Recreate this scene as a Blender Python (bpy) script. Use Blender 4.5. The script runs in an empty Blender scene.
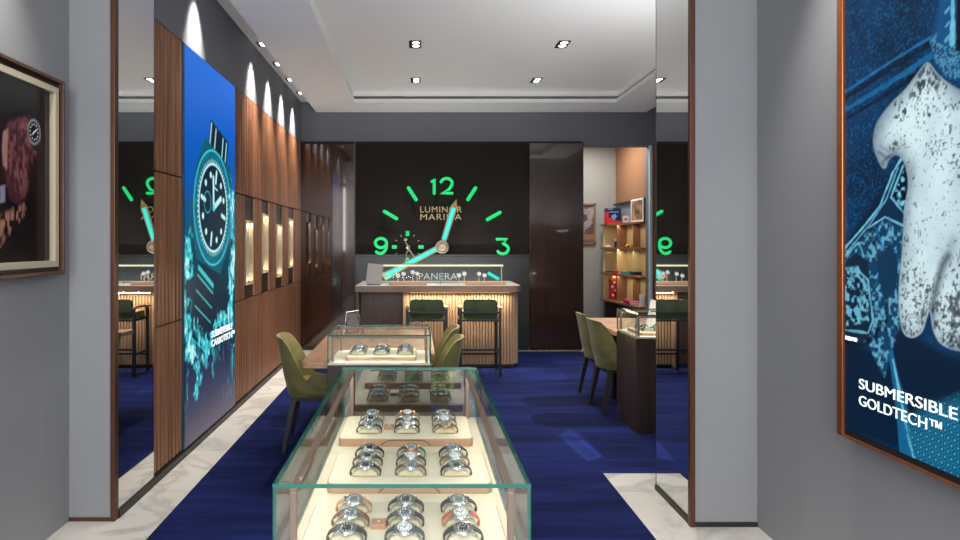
import bpy, bmesh, math, random
import numpy as np
from mathutils import Vector, Matrix
random.seed(4)
PI = math.pi
sc = bpy.context.scene
COL = sc.collection

# ------------------------------------------------------------------ helpers
def s2l(c):
    c = c / 255.0
    return c / 12.92 if c <= 0.04045 else ((c + 0.055) / 1.055) ** 2.4
def rgb(r, g, b): return (s2l(r), s2l(g), s2l(b), 1.0)

MATS = {}
def mat(name, col, rough=0.6, metal=0.0, spec=0.5, emit=None, es=1.0, coat=0.0, sheen=0.0):
    if name in MATS: return MATS[name]
    m = bpy.data.materials.new(name); m.use_nodes = True
    p = m.node_tree.nodes['Principled BSDF']
    p.inputs['Base Color'].default_value = col
    p.inputs['Roughness'].default_value = rough
    p.inputs['Metallic'].default_value = metal
    p.inputs['Specular IOR Level'].default_value = spec
    p.inputs['Coat Weight'].default_value = coat
    p.inputs['Coat Roughness'].default_value = 0.03
    p.inputs['Sheen Weight'].default_value = sheen
    if emit:
        p.inputs['Emission Color'].default_value = emit
        p.inputs['Emission Strength'].default_value = es
    MATS[name] = m
    return m
def nodes(m): return m.node_tree.nodes, m.node_tree.links, m.node_tree.nodes['Principled BSDF']
def noise_mix(m, c1, c2, scale=(1, 1, 1), ns=5.0, detail=4.0, lo=0.35, hi=0.65, bump=0.0, dist=0.0):
    n, l, p = nodes(m)
    tc = n.new('ShaderNodeTexCoord'); mp = n.new('ShaderNodeMapping'); mp.inputs['Scale'].default_value = scale
    nz = n.new('ShaderNodeTexNoise'); nz.inputs['Scale'].default_value = ns; nz.inputs['Detail'].default_value = detail
    nz.inputs['Distortion'].default_value = dist
    cr = n.new('ShaderNodeValToRGB')
    cr.color_ramp.elements[0].position = lo; cr.color_ramp.elements[0].color = c1
    cr.color_ramp.elements[1].position = hi; cr.color_ramp.elements[1].color = c2
    l.new(tc.outputs['Object'], mp.inputs['Vector']); l.new(mp.outputs[0], nz.inputs['Vector'])
    l.new(nz.outputs['Fac'], cr.inputs[0]); l.new(cr.outputs[0], p.inputs['Base Color'])
    if bump:
        b = n.new('ShaderNodeBump'); b.inputs['Strength'].default_value = bump; b.inputs['Distance'].default_value = 0.004
        l.new(nz.outputs['Fac'], b.inputs['Height']); l.new(b.outputs[0], p.inputs['Normal'])
    return m

M_wall = noise_mix(mat('grey_paint', rgb(138, 139, 142), 0.55), rgb(135, 136, 140), rgb(140, 141, 144), ns=0.7)
M_slate = noise_mix(mat('slate_paint', rgb(104, 106, 114), 0.6), rgb(100, 102, 110), rgb(106, 108, 116), ns=0.8)
M_ceil = mat('ceiling_paint', rgb(238, 238, 236), 0.9)
M_walnut = noise_mix(mat('walnut_slats', rgb(128, 86, 60), 0.42), rgb(104, 67, 46), rgb(148, 100, 70), (14, 14, 0.6), 2.0, 5)
M_walnut_lo = noise_mix(mat('oiled_walnut', rgb(118, 78, 54), 0.5), rgb(112, 74, 52), rgb(146, 100, 70), (14, 14, 0.6), 2.0, 5)
M_dwood = noise_mix(mat('dark_wood', rgb(52, 38, 31), 0.4), rgb(42, 31, 26), rgb(60, 45, 37), (18, 18, 0.7), 2.0, 5)
M_lacq = noise_mix(mat('lacquered_wood', rgb(60, 38, 26), 0.16, coat=0.5, spec=0.5), rgb(42, 27, 19), rgb(54, 35, 25), (10, 10, 0.5), 2.0, 5)
M_lacqL = noise_mix(mat('mirror_polished_wood', rgb(80, 52, 38), 0.07, metal=0.35, coat=0.8, spec=0.8), rgb(56, 33, 22), rgb(70, 43, 30), (10, 10, 0.5), 2.0, 5)
M_table = noise_mix(mat('table_oak', rgb(176, 134, 104), 0.35), rgb(158, 116, 88), rgb(190, 150, 120), (12, 1.2, 6), 2.0, 5)
M_counter = noise_mix(mat('counter_wood', rgb(120, 95, 80), 0.35), rgb(95, 74, 60), rgb(128, 102, 86), (1.2, 12, 6), 2.0, 5)
M_tambour = noise_mix(mat('tambour_wood', rgb(176, 145, 115), 0.5), rgb(162, 132, 104), rgb(170, 140, 110), (14, 14, 0.8), 2.0, 4)
M_black = mat('black_metal', rgb(22, 22, 24), 0.4)
M_blackwood = mat('black_stained_wood', rgb(26, 23, 22), 0.45)
M_gap = mat('black_shadow_gap', rgb(14, 11, 10), 0.8)
M_bronze = mat('bronze', rgb(92, 60, 44), 0.4, metal=0.5)
M_brass = mat('champagne_metal', rgb(190, 165, 135), 0.3, metal=0.75)
M_rail = mat('bronze_rail', rgb(150, 122, 108), 0.4, metal=0.4)
M_copper = mat('copper_frame', rgb(165, 100, 62), 0.3, metal=0.7)
M_mirror = mat('mirror_silver', (0.78, 0.79, 0.79, 1), 0.0, metal=1.0)
M_cream = mat('cream_leather', rgb(216, 205, 182), 0.75)
M_cush = mat('cream_cushion', rgb(208, 194, 158), 0.7)
M_trayw = mat('tray_rim_leather', rgb(176, 138, 108), 0.5)
M_steel = mat('polished_steel', rgb(200, 203, 208), 0.16, metal=1.0)
M_gold = mat('rose_gold', rgb(200, 160, 128), 0.25, metal=1.0)
M_white = mat('white_lacquer', rgb(232, 232, 228), 0.4)
M_dialw = mat('silver_dial', rgb(225, 226, 226), 0.3)
M_dialk = mat('black_dial', rgb(28, 30, 33), 0.2)
M_dialg = mat('grey_dial', rgb(92, 100, 108), 0.25)
M_dialb = mat('blue_dial', rgb(30, 56, 92), 0.2)
M_lume = mat('dial_marks', rgb(225, 235, 225), 0.5)
STR = {'black': mat('strap_black', rgb(34, 35, 38), 0.55), 'grey': mat('strap_grey', rgb(88, 92, 94), 0.55),
       'brown': mat('strap_brown', rgb(112, 74, 52), 0.6), 'tan': mat('strap_tan', rgb(188, 138, 96), 0.6),
       'orange': mat('strap_orange', rgb(190, 92, 60), 0.6), 'teal': mat('strap_teal', rgb(62, 104, 104), 0.6),
       'blue': mat('strap_blue', rgb(48, 62, 84), 0.6)}
M_olive = noise_mix(mat('olive_velvet', rgb(132, 122, 70), 0.85, sheen=0.1), rgb(140, 128, 74), rgb(160, 147, 90), ns=9)
M_olive_shade = noise_mix(mat('shaded_olive_velvet', rgb(92, 90, 46), 0.85, sheen=0.1), rgb(82, 80, 40), rgb(106, 102, 54), ns=9)  # same olive cloth, darkened to put shade on the chairs' outer faces
M_dgreen = noise_mix(mat('forest_velvet', rgb(44, 56, 34), 0.85, sheen=0.1), rgb(36, 48, 26), rgb(54, 66, 38), ns=9)
M_edge = mat('glass_edge', rgb(30, 104, 92), 0.12, spec=0.9)
M_lightE = mat('lamp_face', rgb(255, 250, 240), emit=(1, 0.97, 0.92, 1), es=5.0)
M_warmE = mat('warm_led', rgb(255, 220, 150), emit=rgb(255, 214, 150), es=2.2)
M_creamE = mat('cream_led', rgb(240, 225, 195), emit=rgb(235, 218, 185), es=0.75)
M_lumeG = mat('green_luminous', rgb(0, 60, 30), emit=rgb(14, 226, 124), es=1.0)
M_lumeT = mat('turquoise_luminous', rgb(0, 60, 50), emit=rgb(26, 222, 190), es=1.05)
M_lumeC = mat('cyan_core', rgb(30, 90, 90), emit=rgb(70, 232, 226), es=1.1)
M_dial = noise_mix(mat('dial_board', rgb(26, 21, 18), 0.7, spec=0.2), rgb(27, 21, 17), rgb(31, 24, 20), ns=1.5)
M_dlow = mat('dark_ledge', rgb(32, 34, 32), 0.35)
M_goldT = mat('gilt_lettering', rgb(176, 156, 112), 0.4, metal=0.2)
M_whiteE = mat('lit_white_lettering', rgb(230, 240, 240), emit=rgb(232, 242, 245), es=0.95)

def glass_mat(name, tint, f0=0.045, k=0.9):
    m = bpy.data.materials.new(name); m.use_nodes = True
    n, l = m.node_tree.nodes, m.node_tree.links
    n.remove(n['Principled BSDF'])
    out = n['Material Output']
    lw = n.new('ShaderNodeLayerWeight'); lw.inputs['Blend'].default_value = 0.5
    pw = n.new('ShaderNodeMath'); pw.operation = 'POWER'; pw.inputs[1].default_value = 5.0
    ml = n.new('ShaderNodeMath'); ml.operation = 'MULTIPLY_ADD'; ml.inputs[1].default_value = k; ml.inputs[2].default_value = f0
    t = n.new('ShaderNodeBsdfTransparent'); t.inputs[0].default_value = tint
    g = n.new('ShaderNodeBsdfGlossy'); g.inputs['Roughness'].default_value = 0.0
    mx = n.new('ShaderNodeMixShader')
    l.new(lw.outputs['Facing'], pw.inputs[0]); l.new(pw.outputs[0], ml.inputs[0]); l.new(ml.outputs[0], mx.inputs[0])
    l.new(t.outputs[0], mx.inputs[1]); l.new(g.outputs[0], mx.inputs[2]); l.new(mx.outputs[0], out.inputs[0])
    return m
M_glass = glass_mat('clear_glass', (0.965, 0.985, 0.975, 1), 0.05, 0.07)
M_glassV = glass_mat('anti_reflective_glass', (0.97, 0.985, 0.98, 1), 0.006, 0.1)

M_glassR = glass_mat('reflective_coated_glass', (0.90, 0.93, 0.92, 1), 0.22, 0.3)
M_glassS = glass_mat('side_glass', (0.94, 0.97, 0.96, 1), 0.12, 0.2)
class B:
    def __init__(s): s.bm = bmesh.new()
    def _mi(s, faces, mi):
        for f in faces: f.material_index = mi
    def box(s, x0, x1, y0, y1, z0, z1, mi=0, bev=0.0, seg=2, M=None):
        r = bmesh.ops.create_cube(s.bm, size=1.0)
        vs = r['verts']
        for v in vs:
            v.co = Vector(((x0 + x1) / 2 + v.co.x * (x1 - x0), (y0 + y1) / 2 + v.co.y * (y1 - y0), (z0 + z1) / 2 + v.co.z * (z1 - z0)))
        fs = set(f for v in vs for f in v.link_faces)
        s._mi(fs, mi)
        if bev:
            es = list(set(e for v in vs for e in v.link_edges))
            rr = bmesh.ops.bevel(s.bm, geom=es, offset=bev, segments=seg, affect='EDGES', profile=0.5)
            s._mi(rr['faces'], mi)
            vs = list(set(v for f in rr['faces'] for v in f.verts) | set(v for v in vs if v.is_valid))
        if M is not None:
            for v in vs: v.co = M @ v.co
        return s
    def prism(s, pts, z0, z1, mi=0, axis='z', bev=0.0):
        """closed outline pts extruded along axis"""
        def P(a, b, c):
            return (a, b, c) if axis == 'z' else ((a, c, b) if axis == 'y' else (c, a, b))
        a = [s.bm.verts.new(P(x, y, z0)) for x, y in pts]; b = [s.bm.verts.new(P(x, y, z1)) for x, y in pts]
        n = len(pts); fs = []
        for i in range(n):
            fs.append(s.bm.faces.new((a[i], a[(i + 1) % n], b[(i + 1) % n], b[i])))
        fs.append(s.bm.faces.new(a[::-1])); top = s.bm.faces.new(b); fs.append(top)
        s._mi(fs, mi)
        if bev:
            es = list(set(list(top.edges) + list(fs[-2].edges)))
            rr = bmesh.ops.bevel(s.bm, geom=es, offset=bev, segments=2, affect='EDGES', profile=0.5)
            s._mi(rr['faces'], mi)
        return s
    def tube(s, path, r, n=10, mi=0, closed=False, flat=None, caps=True, up=(0, 0, 1)):
        """path of points, r = radius or list; flat=(a,b) rectangular half sizes (side, up)"""
        path = [Vector(p) for p in path]; N = len(path); rings = []
        for i, p in enumerate(path):
            if closed: t = path[(i + 1) % N] - path[i - 1]
            else: t = path[min(i + 1, N - 1)] - path[max(i - 1, 0)]
            t.normalize(); u = Vector(up)
            if abs(t.dot(u)) > 0.95: u = Vector((0, 1, 0)) if abs(t.y) < 0.9 else Vector((1, 0, 0))
            a = t.cross(u).normalized(); b = a.cross(t).normalized()
            rr = r[i] if isinstance(r, (list, tuple)) else r
            ring = []
            if flat:
                k = rr if isinstance(r, (list, tuple)) else 1.0
                for (sa, sb) in ((-1, -1), (1, -1), (1, 1), (-1, 1)):
                    ring.append(s.bm.verts.new(p + a * sa * flat[0] * k + b * sb * flat[1] * k))
            else:
                for j in range(n):
                    th = 2 * PI * j / n
                    ring.append(s.bm.verts.new(p + a * math.cos(th) * rr + b * math.sin(th) * rr))
            rings.append(ring)
        m = len(rings[0]); fs = []
        for i in range(N if closed else N - 1):
            A, C = rings[i], rings[(i + 1) % N]
            for j in range(m):
                fs.append(s.bm.faces.new((A[j], A[(j + 1) % m], C[(j + 1) % m], C[j])))
        if caps and not closed:
            fs.append(s.bm.faces.new(rings[0][::-1])); fs.append(s.bm.faces.new(rings[-1]))
        s._mi(fs, mi)
        return s
    def lathe(s, prof, n=24, mi=0, M=None, sx=1.0, sy=1.0):
        """prof list of (r,z) revolved round z; closed with caps when r==0"""
        rings = []
        for r, z in prof:
            if r < 1e-6: rings.append([s.bm.verts.new((0, 0, z))])
            else: rings.append([s.bm.verts.new((r * sx * math.cos(2 * PI * j / n), r * sy * math.sin(2 * PI * j / n), z)) for j in range(n)])
        fs = []
        for A, C in zip(rings, rings[1:]):
            for j in range(n):
                k = (j + 1) % n
                if len(A) == 1 and len(C) == 1: continue
                if len(A) == 1: fs.append(s.bm.faces.new((A[0], C[k], C[j])))
                elif len(C) == 1: fs.append(s.bm.faces.new((A[j], A[k], C[0])))
                else: fs.append(s.bm.faces.new((A[j], A[k], C[k], C[j])))
        s._mi(fs, mi)
        if M is not None:
            for R in rings:
                for v in R: v.co = M @ v.co
        return s
    def obj(s, name, mats, parent=None, loc=(0, 0, 0), rz=0.0, smooth=False):
        bmesh.ops.recalc_face_normals(s.bm, faces=s.bm.faces[:])
        me = bpy.data.meshes.new(name); s.bm.to_mesh(me); s.bm.free()
        if not isinstance(mats, (list, tuple)): mats = [mats]
        for m in mats: me.materials.append(m)
        if smooth:
            for p in me.polygons: p.use_smooth = True
            me.set_sharp_from_angle(angle=math.radians(38))
        o = bpy.data.objects.new(name, me); COL.objects.link(o)
        o.location = loc; o.rotation_euler = (0, 0, rz)
        if parent: o.parent = parent
        return o

def tag(o, label=None, cat=None, group=None, kind=None):
    if label: o['label'] = label
    if cat: o['category'] = cat
    if group: o['group'] = group
    if kind: o['kind'] = kind
    return o
def empty(name, label=None, cat=None, loc=(0, 0, 0), rz=0.0, group=None, parent=None):
    o = bpy.data.objects.new(name, None); COL.objects.link(o)
    o.location = loc; o.rotation_euler = (0, 0, rz); o.empty_display_size = 0.05
    if parent: o.parent = parent
    return tag(o, label, cat, group)
def copy_tree(o, label=None, loc=None, rz=None):
    def rec(src, par):
        c = src.copy(); COL.objects.link(c); c.parent = par
        for ch in list(src.children): rec(ch, c)
        return c
    r = rec(o, None)
    if label: r['label'] = label
    if loc is not None: r.location = loc
    if rz is not None: r.rotation_euler = (0, 0, rz)
    return r
def struct(o): o['kind'] = 'structure'; return o
def rrect(x0, x1, y0, y1, r, n=6, corners=(1, 1, 1, 1)):
    """rounded rectangle; corners order: (x1,y1),(x0,y1),(x0,y0),(x1,y0)"""
    pts = []
    for k, (cx, cy, a0) in enumerate(((x1 - r, y1 - r, 0), (x0 + r, y1 - r, 90), (x0 + r, y0 + r, 180), (x1 - r, y0 + r, 270))):
        if corners[k]:
            for i in range(n + 1):
                a = math.radians(a0 + 90 * i / n); pts.append((cx + r * math.cos(a), cy + r * math.sin(a)))
        else:
            pts.append(((x1, y1), (x0, y1), (x0, y0), (x1, y0))[k])
    return pts
def text(name, body, size, loc, rot, m, parent=None, ext=0.002, sx=1.0, align='LEFT', bold=0.0, spacing=1.0):
    cu = bpy.data.curves.new(name, 'FONT'); cu.body = body; cu.size = size; cu.extrude = ext; cu.align_x = align
    cu.space_character = spacing; cu.offset = bold
    to = bpy.data.objects.new(name, cu); COL.objects.link(to)
    dg = bpy.context.evaluated_depsgraph_get(); dg.update()
    me = bpy.data.meshes.new_from_object(to.evaluated_get(dg)); COL.objects.unlink(to)
    bpy.data.objects.remove(to)
    me.materials.clear(); me.materials.append(m)
    o = bpy.data.objects.new(name, me); COL.objects.link(o)
    o.location = loc; o.rotation_euler = rot; o.scale = (sx, 1, 1)
    if parent: o.parent = parent
    return o
def lamp(name, typ, loc, energy, parent=None, color=(1, 0.95, 0.88), rot=(0, 0, 0), **kw):
    l = bpy.data.lights.new(name, typ); l.energy = energy; l.color = color
    for k, v in kw.items(): setattr(l, k, v)
    o = bpy.data.objects.new(name, l); COL.objects.link(o); o.location = loc; o.rotation_euler = rot
    if parent: o.parent = parent
    return o

# ------------------------------------------------------------------ dimensions
XL, XR = -1.70, 3.55      # salon side walls
YB = 9.30                 # back wall
ZS, ZC = 3.45, 3.60       # soffit, tray ceiling
FL, FR = -1.945, 1.855     # entrance side walls
YP, YQ = 3.57, 3.50       # left and right portal faces
YF = -1.6                 # shop front

# ------------------------------------------------------------------ floor
M_marble = mat('white_marble', rgb(205, 200, 193), 0.22)
def marble_nodes(m):
    n, l, p = nodes(m)
    tc = n.new('ShaderNodeTexCoord')
    wv = n.new('ShaderNodeTexNoise'); wv.inputs['Scale'].default_value = 1.3; wv.inputs['Detail'].default_value = 7; wv.inputs['Distortion'].default_value = 1.6
    l.new(tc.outputs['Object'], wv.inputs['Vector'])
    cr = n.new('ShaderNodeValToRGB'); e = cr.color_ramp.elements
    e[0].position = 0.44; e[0].color = rgb(208, 203, 196); e[1].position = 0.56; e[1].color = rgb(204, 199, 192)
    k = cr.color_ramp.elements.new(0.5); k.color = rgb(182, 178, 173)
    k2 = cr.color_ramp.elements.new(0.475); k2.color = rgb(196, 191, 184)
    l.new(wv.outputs['Fac'], cr.inputs[0])
    br = n.new('ShaderNodeTexBrick'); br.offset = 0.0
    br.inputs['Scale'].default_value = 1.0; br.inputs['Mortar Size'].default_value = 0.0025
    br.inputs['Brick Width'].default_value = 40.0; br.inputs['Row Height'].default_value = 0.8
    br.inputs['Color1'].default_value = (1, 1, 1, 1); br.inputs['Color2'].default_value = (0.97, 0.97, 0.96, 1); br.inputs['Mortar'].default_value = (0.55, 0.53, 0.5, 1)
    mp = n.new('ShaderNodeMapping'); mp.inputs['Location'].default_value = (10, 0, 0)
    l.new(tc.outputs['Object'], mp.inputs['Vector']); l.new(mp.outputs[0], br.inputs['Vector'])
    mx = n.new('ShaderNodeMixRGB'); mx.blend_type = 'MULTIPLY'; mx.inputs[0].default_value = 1.0
    l.new(cr.outputs[0], mx.inputs[1]); l.new(br.outputs['Color'], mx.inputs[2]); l.new(mx.outputs[0], p.inputs['Base Color'])
marble_nodes(M_marble)
b = B(); b.box(FL - 0.2, 4.0, YF - 0.6, 11.4, -0.12, 0.0)
struct(b.obj('floor', M_marble))

# numpy value noise for pictures and carpet pile
def vnoise(x, y, seed=0):
    xi = np.floor(x).astype(np.int64); yi = np.floor(y).astype(np.int64)
    xf = x - xi; yf = y - yi
    xf = xf * xf * (3 - 2 * xf); yf = yf * yf * (3 - 2 * yf)
    def h(a, c):
        n = (a * 374761393 + c * 668265263 + seed * 1442695041) & 0x7fffffff
        n = ((n ^ (n >> 13)) * 1274126177) & 0x7fffffff
        return ((n ^ (n >> 16)) & 0xffff) / 65535.0
    return (h(xi, yi) * (1 - xf) + h(xi + 1, yi) * xf) * (1 - yf) + (h(xi, yi + 1) * (1 - xf) + h(xi + 1, yi + 1) * xf) * yf
def fbm(x, y, o=4, seed=0):
    v = 0; a = 0.5; t = 0
    for i in range(o):
        v = v + a * vnoise(x, y, seed + i); t += a; a *= 0.5; x = x * 2.03 + 5.1; y = y * 2.03 + 1.7
    return v / t
def lin(c): return np.array([s2l(v) for v in c])
def sdpoly(px, py, pts):
    """signed distance to polygon, negative inside"""
    d = np.full(px.shape, 1e9); ins = np.zeros(px.shape, bool); n = len(pts)
    for i in range(n):
        x1, y1 = pts[i]; x2, y2 = pts[(i + 1) % n]
        ex, ey = x2 - x1, y2 - y1
        t = np.clip(((px - x1) * ex + (py - y1) * ey) / (ex * ex + ey * ey + 1e-12), 0, 1)
        d = np.minimum(d, np.hypot(px - x1 - t * ex, py - y1 - t * ey))
        if y1 != y2:
            c = ((y1 > py) != (y2 > py)) & (px < (x2 - x1) * (py - y1) / (y2 - y1) + x1)
            ins ^= c
    return np.where(ins, -d, d)
def sdline(px, py, pts, closed=False):
    d = np.full(px.shape, 1e9)
    m = len(pts) if closed else len(pts) - 1
    for i in range(m):
        x1, y1 = pts[i]; x2, y2 = pts[(i + 1) % len(pts)]
        ex, ey = x2 - x1, y2 - y1
        t = np.clip(((px - x1) * ex + (py - y1) * ey) / (ex * ex + ey * ey + 1e-12), 0, 1)
        d = np.minimum(d, np.hypot(px - x1 - t * ex, py - y1 - t * ey))
    return d
def smooth(pts, n=5):
    out = []; m = len(pts)
    for i in range(m):
        p0, p1, p2, p3 = (np.array(pts[(i + k) % m], float) for k in (-1, 0, 1, 2))
        for j in range(n):
            t = j / n
            out.append(tuple(0.5 * (2 * p1 + (p2 - p0) * t + (2 * p0 - 5 * p1 + 4 * p2 - p3) * t * t + (3 * p1 - p0 - 3 * p2 + p3) * t ** 3)))
    return out
def cover(d, w): return np.clip(0.5 - d / w, 0, 1)[..., None]
def blend(img, a, col):
    if a.ndim == 2: a = a[..., None]
    return img * (1 - a) + np.asarray(col) * a
def grid_picture(name, W, H, nx, ny, func, M, parent, origin, ux, uz, thick=None):
    """grid of nx*ny quads spanning W along ux and H along uz from origin, colours from func(S,Z)"""
    s = np.linspace(0, W, nx + 1); z = np.linspace(0, H, ny + 1)
    S, Z = np.meshgrid(s, z)
    img = np.clip(func(S, Z), 0, 4)
    co = np.array(origin)[None, None] + S[..., None] * np.array(ux) + Z[..., None] * np.array(uz)
    me = bpy.data.meshes.new(name)
    idx = np.arange((nx + 1) * (ny + 1)).reshape(ny + 1, nx + 1)
    f = np.stack([idx[:-1, :-1], idx[:-1, 1:], idx[1:, 1:], idx[1:, :-1]], -1).reshape(-1, 4)
    me.vertices.add(co.shape[0] * co.shape[1]); me.vertices.foreach_set('co', co.reshape(-1).astype(np.float32))
    me.loops.add(f.size); me.loops.foreach_set('vertex_index', f.reshape(-1).astype(np.int32))
    me.polygons.add(len(f)); me.polygons.foreach_set('loop_start', np.arange(0, f.size, 4, dtype=np.int32))
    me.update(calc_edges=True)
    ca = me.color_attributes.new('picture', 'FLOAT_COLOR', 'POINT')
    c = np.ones((co.shape[0] * co.shape[1], 4), np.float32); c[:, :3] = img.reshape(-1, 3)
    ca.data.foreach_set('color', c.reshape(-1))
    me.materials.append(M)
    o = bpy.data.objects.new(name, me); COL.objects.link(o)
    if parent: o.parent = parent
    return o
def attr_mat(name, emis=0.0, rough=0.4, basefac=1.0):
    m = mat(name, (0.02, 0.02, 0.02, 1), rough)
    n, l, p = nodes(m)
    a = n.new('ShaderNodeVertexColor'); a.layer_name = 'picture'
    if basefac >= 1: l.new(a.outputs[0], p.inputs['Base Color'])
    if emis:
        l.new(a.outputs[0], p.inputs['Emission Color']); p.inputs['Emission Strength'].default_value = emis
    return m

# carpet with carved pile pattern
def px_floor(x, y):
    Y = 640 * 1.55 / (y - 243.0); return ((x - 418) * Y / 640, Y)
M_carpet = mat('blue_carpet_pile', rgb(30, 35, 110), 0.95, spec=0.15, sheen=0.25)
def carpet_col(S, T):
    X = S - 1.41; Y = T
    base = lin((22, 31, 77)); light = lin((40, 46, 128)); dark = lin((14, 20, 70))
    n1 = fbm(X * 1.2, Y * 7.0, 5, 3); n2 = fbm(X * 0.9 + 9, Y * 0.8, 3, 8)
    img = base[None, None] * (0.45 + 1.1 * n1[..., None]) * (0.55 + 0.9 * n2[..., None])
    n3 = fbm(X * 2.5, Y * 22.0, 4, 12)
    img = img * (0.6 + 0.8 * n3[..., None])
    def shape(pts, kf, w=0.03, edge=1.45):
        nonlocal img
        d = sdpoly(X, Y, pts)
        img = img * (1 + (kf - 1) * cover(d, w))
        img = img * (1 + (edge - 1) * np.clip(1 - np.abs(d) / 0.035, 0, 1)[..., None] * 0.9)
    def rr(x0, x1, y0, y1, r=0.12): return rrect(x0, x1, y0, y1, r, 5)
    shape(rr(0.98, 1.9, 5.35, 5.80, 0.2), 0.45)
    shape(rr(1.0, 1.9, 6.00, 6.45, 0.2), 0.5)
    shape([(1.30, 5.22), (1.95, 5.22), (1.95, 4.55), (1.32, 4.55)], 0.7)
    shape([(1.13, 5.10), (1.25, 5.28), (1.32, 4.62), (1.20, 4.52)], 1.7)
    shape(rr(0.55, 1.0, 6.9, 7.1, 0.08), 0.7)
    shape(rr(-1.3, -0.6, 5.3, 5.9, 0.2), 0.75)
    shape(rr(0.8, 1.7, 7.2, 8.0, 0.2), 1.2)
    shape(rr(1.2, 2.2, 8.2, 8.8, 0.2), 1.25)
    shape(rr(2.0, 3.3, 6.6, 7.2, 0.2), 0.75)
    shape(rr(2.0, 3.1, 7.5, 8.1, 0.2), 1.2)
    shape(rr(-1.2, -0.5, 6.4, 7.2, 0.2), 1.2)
    return img
M_carp = attr_mat('blue_carpet', 0.0, 0.95)
nodes(M_carp)[2].inputs['Specular IOR Level'].default_value = 0.1
nodes(M_carp)[2].inputs['Sheen Weight'].default_value = 0.0
def carpet_bump(m):
    n, l, p = nodes(m)
    tc = n.new('ShaderNodeTexCoord'); nz = n.new('ShaderNodeTexNoise'); nz.inputs['Scale'].default_value = 140; nz.inputs['Detail'].default_value = 2
    b_ = n.new('ShaderNodeBump'); b_.inputs['Strength'].default_value = 0.5; b_.inputs['Distance'].default_value = 0.005
    l.new(tc.outputs['Object'], nz.inputs['Vector']); l.new(nz.outputs['Fac'], b_.inputs['Height']); l.new(b_.outputs[0], p.inputs['Normal'])
carpet_bump(M_carp)
carpet = empty('carpet', 'deep blue carpet with carved pile shapes covering the shop floor', 'carpet')
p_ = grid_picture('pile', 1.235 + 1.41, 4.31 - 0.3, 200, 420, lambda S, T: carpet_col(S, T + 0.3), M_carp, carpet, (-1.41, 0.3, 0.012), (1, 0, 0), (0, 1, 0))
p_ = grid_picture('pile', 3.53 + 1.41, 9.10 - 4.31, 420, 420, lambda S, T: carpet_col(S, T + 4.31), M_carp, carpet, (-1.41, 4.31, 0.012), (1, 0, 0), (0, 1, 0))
b = B()
b.box(-1.412, 1.237, 0.298, 4.30, 0.0, 0.0115); b.box(-1.412, 3.532, 4.308, 9.102, 0.0, 0.0115)
b.obj('backing', mat('carpet_edge', rgb(40, 45, 100), 0.9), carpet)
rc = B(); rc.box(2.2, 3.44, 9.45, 11.15, 0.0, 0.012)
tag(rc.obj('carpet', M_carpet), 'blue carpet on the floor of the room beyond the doorway', 'carpet')

# ------------------------------------------------------------------ room shell
# entrance walls
b = B(); b.box(FL - 0.15, FL, YF, YP + 0.15, 0, 3.7)
struct(b.obj('wall_entrance_left', M_wall))
b = B(); b.box(FR, FR + 0.15, YF, YQ + 0.1, 0, 3.7)
struct(b.obj('wall_entrance_right', M_wall))
b = B(); b.box(FL, XL - 0.012, YP, YP + 0.15, 0, 3.7)
struct(b.obj('wall_portal_left', M_wall))
b = B(); b.box(1.512, XR + 0.1, YQ, YQ + 0.1, 0, 3.7); b.box(1.512, 1.62, YQ + 0.1, 4.03, 0, 3.7); b.box(1.62, XR + 0.1, 3.98, 4.03, 0, 3.7)
struct(b.obj('wall_portal_right', M_wall))
for nm, bx in (('trim_1', (XL - 0.012, XL + 0.014, YP - 0.012, YP + 0.035)), ('trim_2', (1.484, 1.512, YQ - 0.012, YQ + 0.02))):
    b = B(); b.box(bx[0], bx[1], bx[2], bx[3], 0, 3.5, bev=0.002); struct(b.obj(nm, M_bronze))
b = B(); b.box(FL, XL - 0.012, YP - 0.008, YP, 0, 0.02); struct(b.obj('baseboard_portal_left', M_bronze))
b = B(); b.box(1.512, FR, YQ - 0.008, YQ, 0, 0.025); struct(b.obj('baseboard_portal_right', M_dlow))
# salon shell
b = B(); b.box(XL - 0.25, XL - 0.05, YP + 0.1, YB + 0.2, 0, 3.8)
wl = struct(b.obj('wall_left', M_slate))
b = B(); b.box(XL - 0.05, XL, YP + 0.15, YB, 3.005, 3.7)
b.obj('upper_wall', M_slate, wl)
b = B(); b.box(XR, XR + 0.15, 4.03, YB + 0.2, 0, 3.8)
struct(b.obj('wall_right', M_slate))
b = B()
b.box(XL - 0.05, 2.38, YB, YB + 0.15, 0, 3.8); b.box(2.38, 3.36, YB, YB + 0.15, 2.96, 3.8); b.box(3.36, XR, YB, YB + 0.15, 0, 3.8)
struct(b.obj('wall_back', M_slate))
# ceiling
b = B()
TX0, TX1, TY0, TY1 = -0.86, 2.68, 4.5, 8.65
b.box(XL + 0.22, TX0, YP, YB, ZS, ZS + 0.05); b.box(TX1, 3.31, 4.0, YB, ZS, ZS + 0.05)
b.box(TX0, TX1, TY1, YB, ZS, ZS + 0.05); b.box(TX0, TX1, YP, TY0, ZS, ZS + 0.05)
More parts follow.
